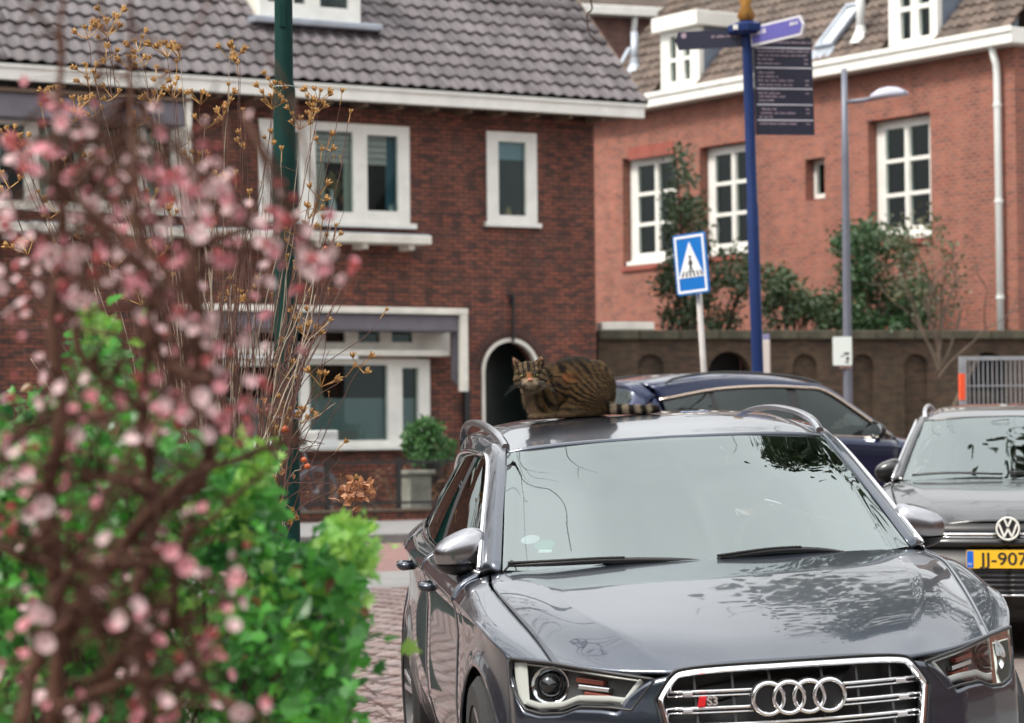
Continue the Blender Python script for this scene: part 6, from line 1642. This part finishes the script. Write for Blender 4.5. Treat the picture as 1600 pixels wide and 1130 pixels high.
mains = [([(85, 1150), (92, 950), (72, 800), (95, 650), (80, 500), (100, 380), (88, 240), (95, 60), (98, -40)], 2.55, .0105, .0034), ([(235, 1150), (212, 950), (240, 800), (222, 640), (235, 480), (214, 330), (203, 150), (205, -40)], 2.75, .0095, .0028),
         ([(95, 1000), (180, 870), (285, 755), (400, 705), (470, 690)], 2.65, .0105, .004), ([(240, 800), (318, 740), (330, 600), (300, 480), (312, 345), (380, 325)], 2.7, .009, .003), ([(72, 880), (30, 870), (-20, 830)], 2.5, .006, .003),
         ([(30, 1150), (60, 1010), (115, 880)], 2.4, .010, .006), ([(318, 600), (302, 430), (312, 385), (440, 350), (512, 412)], 2.7, .008, .0025), ([(120, 885), (230, 878), (300, 832), (425, 728)], 2.6, .006, .003), ([(150, 1065), (250, 985), (385, 930)], 2.6, .006, .0025),
         ([(90, 1105), (230, 1062), (330, 1085), (410, 1125)], 2.5, .006, .003), ([(222, 640), (130, 560), (108, 440), (30, 330)], 2.6, .006, .002), ([(330, 600), (252, 560), (240, 440), (165, 380), (130, 290)], 2.65, .006, .002), ([(145, 300), (158, 90), (152, -40)], 2.45, .0028, .0022),
         ([(110, 300), (240, 150), (345, -30)], 2.35, .0024, .0018), ([(160, 340), (300, 210), (455, 150)], 2.4, .0024, .0016), ([(235, 480), (340, 410), (440, 385)], 2.7, .005, .002), ([(60, 1010), (140, 950), (190, 1000), (260, 1100)], 2.5, .007, .004), ([(0, 700), (70, 660), (150, 650), (250, 630)], 2.6, .006, .003), ([(245, 780), (160, 745), (60, 780)], 2.6, .006, .003), ([(300, 820), (270, 900), (290, 1000), (330, 1085)], 2.6, .006, .003), ([(180, 870), (150, 960), (175, 1060)], 2.55, .007, .004)]
brm = MB(); nodes = []
for (pl_, D, r0, r1) in mains:
    D *= 1.3; r0 *= 1.2; r1 *= .85
    Q = [at(x, y, D + rng.uniform(-.06, .06)) - blo.location for x, y in pl_]; C_ = catmull(np.array([tuple(q) for q in Q]), 6, 0); C_[1:-1] += nprng.normal(0, .0016, C_[1:-1].shape)
    rr_ = np.linspace(r0, r1, len(C_)) * (1 + .18 * nprng.normal(size=len(C_))).clip(.7, 1.5); brm.tube([tuple(p) for p in C_], rr_, 7)
    nodes += [(Vector(p), D) for p in C_]
blp = [(90, 173), (82, 150), (98, 190), (76, 230), (62, 236), (95, 240), (18, 220), (25, 237), (248, 209), (320, 223), (244, 248), (253, 285), (248, 315), (305, 273), (305, 297), (329, 294), (354, 294), (358, 329), (106, 290), (135, 301), (145, 319), (156, 276), (131, 255), (184, 301), (34, 269), (11, 333), (14, 347), (145, 361), (198, 382), (64, 382), (74, 393), (124, 390), (312, 368), (319, 347), (375, 375), (432, 336), (474, 361), (428, 386), (251, 361), (163, 382), (71, 399), (96, 442), (100, 458), (124, 466), (66, 451), (2, 447), (13, 489), (41, 472), (232, 414), (244, 440), (197, 442), (193, 388), (262, 466), (246, 496), (289, 496), (300, 500), (326, 509), (339, 545), (307, 571), (246, 588), (255, 633), (245, 640), (274, 616), (315, 620), (349, 650), (375, 639), (324, 680), (206, 691), (118, 680), (144, 620), (71, 590), (97, 609), (66, 627), (236, 669), (11, 744), (22, 740), (41, 740), (45, 772), (105, 755), (67, 792), (506, 421), (491, 429), (514, 395), (356, 406), (431, 395), (280, 400), (46, 805), (70, 790), (57, 844), (164, 844), (127, 875), (267, 862), (289, 884), (57, 956), (72, 1004), (46, 993), (175, 980), (190, 967), (214, 947), (249, 958), (245, 1004), (315, 1002), (363, 980), (284, 1063), (337, 1087), (376, 1113), (258, 1098), (118, 1124), (214, 1124), (57, 1094), (4, 1054), (370, 897), (340, 300), (290, 330), (220, 260), (390, 640), (280, 290)]
for (x, y) in blp:
    D = rng.uniform(2.9, 3.6); p = at(x, y, D) - blo.location
    nd = min(nodes, key=lambda t: (t[0] - p).length)
    brm.tube([nd[0], (nd[0] + p) / 2 + Vector((rng.gauss(0, .006), rng.gauss(0, .006), .004)), p], [.0026, .002, .0016], 5)
    dirv = ((p - nd[0]).normalized() * .5 + Vector((rng.gauss(0, .5), -.6, rng.gauss(.2, .4)))).normalized()
    for k in range(rng.choice((1, 1, 1, 2))):
        kd = rng.choices((0, 1, 2, 3, 4), (3, 3, 3, 2, 3))[0]
        j = Vector((rng.gauss(0, .006), rng.gauss(0, .006), rng.gauss(0, .006))) if k else Vector((0, 0, 0))
        inst('blossom', flw[kd], blo, Matrix.Translation(p + j) @ (dirv + j * 40).to_track_quat('Z', 'Y').to_matrix().to_4x4() @ Matrix.Rotation(rng.uniform(0, 6), 4, 'Z') @ Matrix.Scale(rng.uniform(.55, .85), 4))
for k in range(175):                                                     # small buds and half-open flowers along the twigs
    x, y = rng.choice(blp); x += rng.gauss(0, 30); y += rng.gauss(0, 30); p = at(x, y, rng.uniform(3.0, 3.9)) - blo.location
    nd = min(nodes, key=lambda t: (t[0] - p).length); brm.tube([nd[0], (nd[0] + p) / 2 + Vector((rng.gauss(0, .005), 0, .003)), p], [.0016, .0013, .001], 5)
    inst('blossom', flw[rng.choice((2, 3, 4))], blo, Matrix.Translation(p) @ Vector((rng.gauss(0, .6), -.5, rng.gauss(.3, .5))).to_track_quat('Z', 'Y').to_matrix().to_4x4() @ Matrix.Scale(rng.uniform(.5, .85), 4))
sbl = [MB() for _ in PET]; fgeo = [([v.co.copy() for v in me_.vertices], [tuple(p.vertices) for p in me_.polygons]) for me_ in flw]
for k in range(300):                                                     # the many small far-side flowers, past counting
    x, y = rng.choice(blp); x += rng.gauss(0, 42); y += rng.gauss(0, 40); p = at(x, y, rng.uniform(3.1, 4.1)) - blo.location
    nd = min(nodes, key=lambda t: (t[0] - p).length); brm.tube([nd[0], (nd[0] + p) / 2 + Vector((rng.gauss(0, .006), 0, .004)), p], [.0014, .0011, .0008], 4)
    kd, mi = rng.choice(((0, 0), (1, 1), (2, 0), (3, 2), (4, 1))); M_ = Matrix.Translation(p) @ Vector((rng.gauss(0, .6), -.5, rng.gauss(.3, .5))).to_track_quat('Z', 'Y').to_matrix().to_4x4() @ Matrix.Scale(rng.uniform(.42, .72), 4)
    sbl[mi].add([M_ @ v for v in fgeo[kd][0]], fgeo[kd][1])
for b_, m_ in zip(sbl, PET): b_.build('small_blossoms', m_, blo, smooth=True)['kind'] = 'stuff'
for k in range(560):                                                     # spur twigs
    a, D = rng.choice(nodes)
    if a.z > 1.58 and k > 120: continue
    e = a + Vector((rng.gauss(0, .045), rng.gauss(0, .05), rng.gauss(.015, .04))); brm.tube([a, (a + e) / 2 + Vector((0, 0, .004)), e], [.0024, .0018, .0011], 5)
brm.build('branches', BARKB, blo, smooth=True)

# ---- planting round the houses
def shrub(name, label, poly, D0, D1, n, size, m_, kind='ovate', trunk=True, group=None, cat_='shrub', clump=22, ncl=60):
    cxp = sum(p[0] for p in poly) / len(poly); g = at(cxp, 600, (D0 + D1) / 2); o = tag(empty(name, (g.x, g.y, 0)), label, cat_, group)
    cl_ = []; xs_ = [p[0] for p in poly]; ys_ = [p[1] for p in poly]
    while len(cl_) < ncl:
        x, y = rng.uniform(min(xs_), max(xs_)), rng.uniform(min(ys_), max(ys_))
        if in_poly(x, y, poly): cl_.append((x, y, rng.uniform(D0, D1)))
    Pp = []
    for k in range(n):
        x, y, D = rng.choice(cl_); x += rng.gauss(0, clump * .45); y += rng.gauss(0, clump * .5)
        Pp.append(tuple(at(x, y, D + rng.gauss(0, .25)) - o.location))
    leaf_mass('foliage', np.array(Pp), kind, size, m_, o, nprng, .3)
    t_ = MB()
    for (x, y, D) in (cl_[:14] if trunk else []):
        e = at(x, y, D) - o.location; z0 = 2.3 if cat_ != 'pot plant' and D0 > 50 else .1; t_.tube([(e.x * .25, e.y * .25, z0), (e.x * .6, e.y * .6, z0 + (e.z - z0) * .5), tuple(e)], [.05, .035, .012], 6)
    if trunk: t_.build('branches', BARKD, o)
    return o
EVG = leaf_mat('dark_evergreen_leaf', (.020, .042, .018), (.075, .115, .045), .2)
MIDG = leaf_mat('mid_green_leaf', (.016, .045, .018), (.055, .12, .04), .2)
OLV = leaf_mat('olive_leaf', (.05, .055, .025), (.13, .13, .06), .2)
shrub('evergreen_shrub', 'tall dark evergreen shrub between the two white windows behind the crossing sign', [(1045, 250), (1075, 230), (1090, 330), (1110, 380), (1165, 390), (1170, 440), (1150, 512), (1035, 512), (1020, 460), (1040, 400), (1045, 330)], 54.5, 57.5, 4600, (.07, .13), EVG, ncl=110, clump=17)
shrub('evergreen_shrub', 'low dark shrub right of the blue signpost above the mossy wall', [(1192, 420), (1225, 425), (1250, 455), (1300, 460), (1308, 512), (1190, 512)], 54, 57, 2800, (.07, .13), EVG, ncl=60, clump=16)
shrub('broad_shrub', 'mid green bushy shrub behind the grey street lamp', [(1300, 380), (1335, 350), (1400, 360), (1440, 400), (1450, 512), (1310, 512), (1325, 440)], 53.5, 57, 6000, (.08, .14), MIDG, ncl=90, clump=18)
thin = shrub('young_tree', 'thin brownish half-bare tree in front of the mossy wall by the downpipe', [(1380, 330), (1450, 320), (1500, 400), (1490, 510), (1430, 520), (1400, 450)], 50.2, 51.5, 520, (.07, .13), OLV, ncl=50, clump=26, cat_='tree', trunk=False)
tr_ = MB(); g0 = at(1468, 640, 50.8) - thin.location; branching(tr_, Vector((g0.x, g0.y, 0)), Vector((0, 0, 1)), .07, 3.2, 0, random.Random(3)); 
for k in range(9): branching(tr_, Vector((g0.x, g0.y, rng.uniform(2.4, 3.1))), Vector((rng.gauss(0, .5), rng.gauss(0, .3), 1)).normalized(), .028, 1.3, 2, random.Random(40 + k), spread=.45, n=5)
tr_.build('trunk', mat('pale_bark', (.12, .09, .065), .8, var=.3, scale=6), thin, smooth=True)
BUX = leaf_mat('box_green_leaf', (.014, .06, .018), (.07, .19, .045), .2)
pot = shrub('box_bush', 'round bright green potted bush above the iron railing', [(630, 690), (640, 668), (668, 660), (700, 668), (712, 690), (705, 718), (668, 724), (638, 716)], 46.9, 47.9, 3200, (.05, .095), BUX, ncl=80, clump=9, cat_='pot plant')
pz = at(668, 722, 47.4); MB().lathe([(.001, .1), (.2, .1), (.27, pz.z * .9), (.3, pz.z), (.26, pz.z), (.001, pz.z - .05)], 18, Matrix.Translation((pz.x - pot.location.x, pz.y - pot.location.y, 0))).build('pot', mat('dark_pot', (.05, .045, .04), .6), pot, smooth=True)
TAN = leaf_mat('withered_tan_leaf', (.085, .045, .028), (.27, .13, .06), .2)
dh = shrub('withered_hedge', 'low tan withered hedge behind the iron railing', [(500, 760), (560, 745), (640, 740), (690, 735), (760, 740), (760, 800), (500, 800)], 46.6, 47.6, 1500, (.05, .11), TAN, 'grass', ncl=70, clump=16)

# ---- trees standing just outside the frame, mirrored in the cars
def bare_tree(label, x, y, h, seed):
    o = tag(empty('bare_tree', (x, y, 0)), label, 'tree'); g = random.Random(seed); t_ = MB(); tips_ = []
    t_.tube([(0, 0, 0), (.05, .03, h * .2), (.02, .08, h * .56)], [.24, .2, .17], 10)
    o2 = t_.build('trunk', BARKD, o, smooth=True); c_ = MB()
    for k in range(6): branching(c_, Vector((.02, .08, h * (.46 + .016 * k))), Vector((math.cos(k * 1.05) * .8, math.sin(k * 1.05) * .8, .75)).normalized(), .10, h * .3, 4, g, .10, .5, 6, tips_)
    c_.build('crown', BARKD, o, smooth=True); return o
bt = bare_tree('tall bare tree over the street, one twig dangling into the top of the picture', -6.8, 20.5, 15, 1)
MB().tube([Vector(p) for p in catmull(np.array([(2.2, 0, 8.2), (4.6, -.2, 7.6), (6.6, -.4, 6.2), tuple(at(912, -25, 20) - bt.location), tuple(at(917, 25, 20) - bt.location), tuple(at(921, 52, 20) - bt.location), tuple(at(937, 68, 20) - bt.location)]), 5, 0)], np.linspace(.011, .004, 31), 5).build('hanging_twig', BARKD, bt)
bare_tree('spreading bare tree mirrored in the windscreen of the black car', 10.5, 30, 17, 2)
ev = tag(empty('evergreen_tree', (4.75, 20.0, 0)), 'dense evergreen tree mirrored in the windscreen corner of the grey hatchback', 'tree')
t_ = MB(); t_.tube([(0, 0, 0), (.05, 0, 4), (0, .1, 9), (0, 0, 12.5)], [.25, .2, .12, .04], 8); t_.build('trunk', BARKD, ev, smooth=True)
Pp = []; cl_ = []
for k in range(70):
    z = rng.uniform(6.3, 13.4); R_ = 2.7 * math.sin(min(1, (13.6 - z) / 6) * 1.5) * rng.uniform(.4, 1); a = rng.uniform(0, 6.28); cl_.append((R_ * math.cos(a), R_ * math.sin(a), z))
for k in range(5200):
    c_ = rng.choice(cl_); Pp.append((c_[0] + rng.gauss(0, .38), c_[1] + rng.gauss(0, .38), c_[2] + rng.gauss(0, .3)))
leaf_mass('crown', np.array(Pp), 'ovate', (.14, .26), EVG, ev, nprng)

# ---- the other sides of the street, outside the frame, mirrored in paint and glass
def terrace(label, loc, rz, n, seed):
    o = tag(empty('brick_terrace', loc, rz), label, 'house'); g = random.Random(seed); W_ = 6.0; H1 = 6.2
    ops = []; 
    for k in range(n):
        for (a, b_, c_, d_) in ((.7, 2.2, .9, 2.6), (3.9, 4.9, .0, 2.3), (.8, 2.1, 3.7, 5.2), (3.6, 4.9, 3.7, 5.2)): ops.append([k * W_ + a, k * W_ + b_, c_, d_])
    plate(MB(), [0, n * W_, 0, H1], ops, 0, .3).build('wall', BRICK_L, o)
    f_ = MB()
    for q in ops: plate(f_, q, [[q[0] + .1, q[1] - .1, q[2] + .1, q[3] - .1]], .05, .14)
    f_.build('window_frames', WHITE, o)
    d_ = MB()
    for q in ops: d_.box(q[0], q[1], .16, .2, q[2], q[3])
    d_.build('glazing', DARKIN, o)
    MB().add([(-.2, -.4, H1), (n * W_ + .2, -.4, H1), (n * W_ + .2, 4.5, H1 + 4.6), (-.2, 4.5, H1 + 4.6), (n * W_ + .2, 9.4, H1), (-.2, 9.4, H1)], [(0, 1, 2, 3), (3, 2, 4, 5), (1, 4, 2), (0, 3, 5)]).build('roof', TILE_L, o)
    MB().box(-.2, n * W_ + .2, -.45, -.05, H1 - .2, H1 - .003).build('gutter', WHITE, o)
    return o
terrace('brick terrace across the street, mirrored in the chrome and glass', (26, -13, 0), R(180), 9, 1)
terrace('brick terrace on the far left, mirrored in the flank of the grey hatchback', (-17, -10, 0), R(90), 7, 2)
terrace('brick terrace on the far right, mirrored in the right headlamp of the grey hatchback', (19, 34, 0), R(-90), 7, 3)
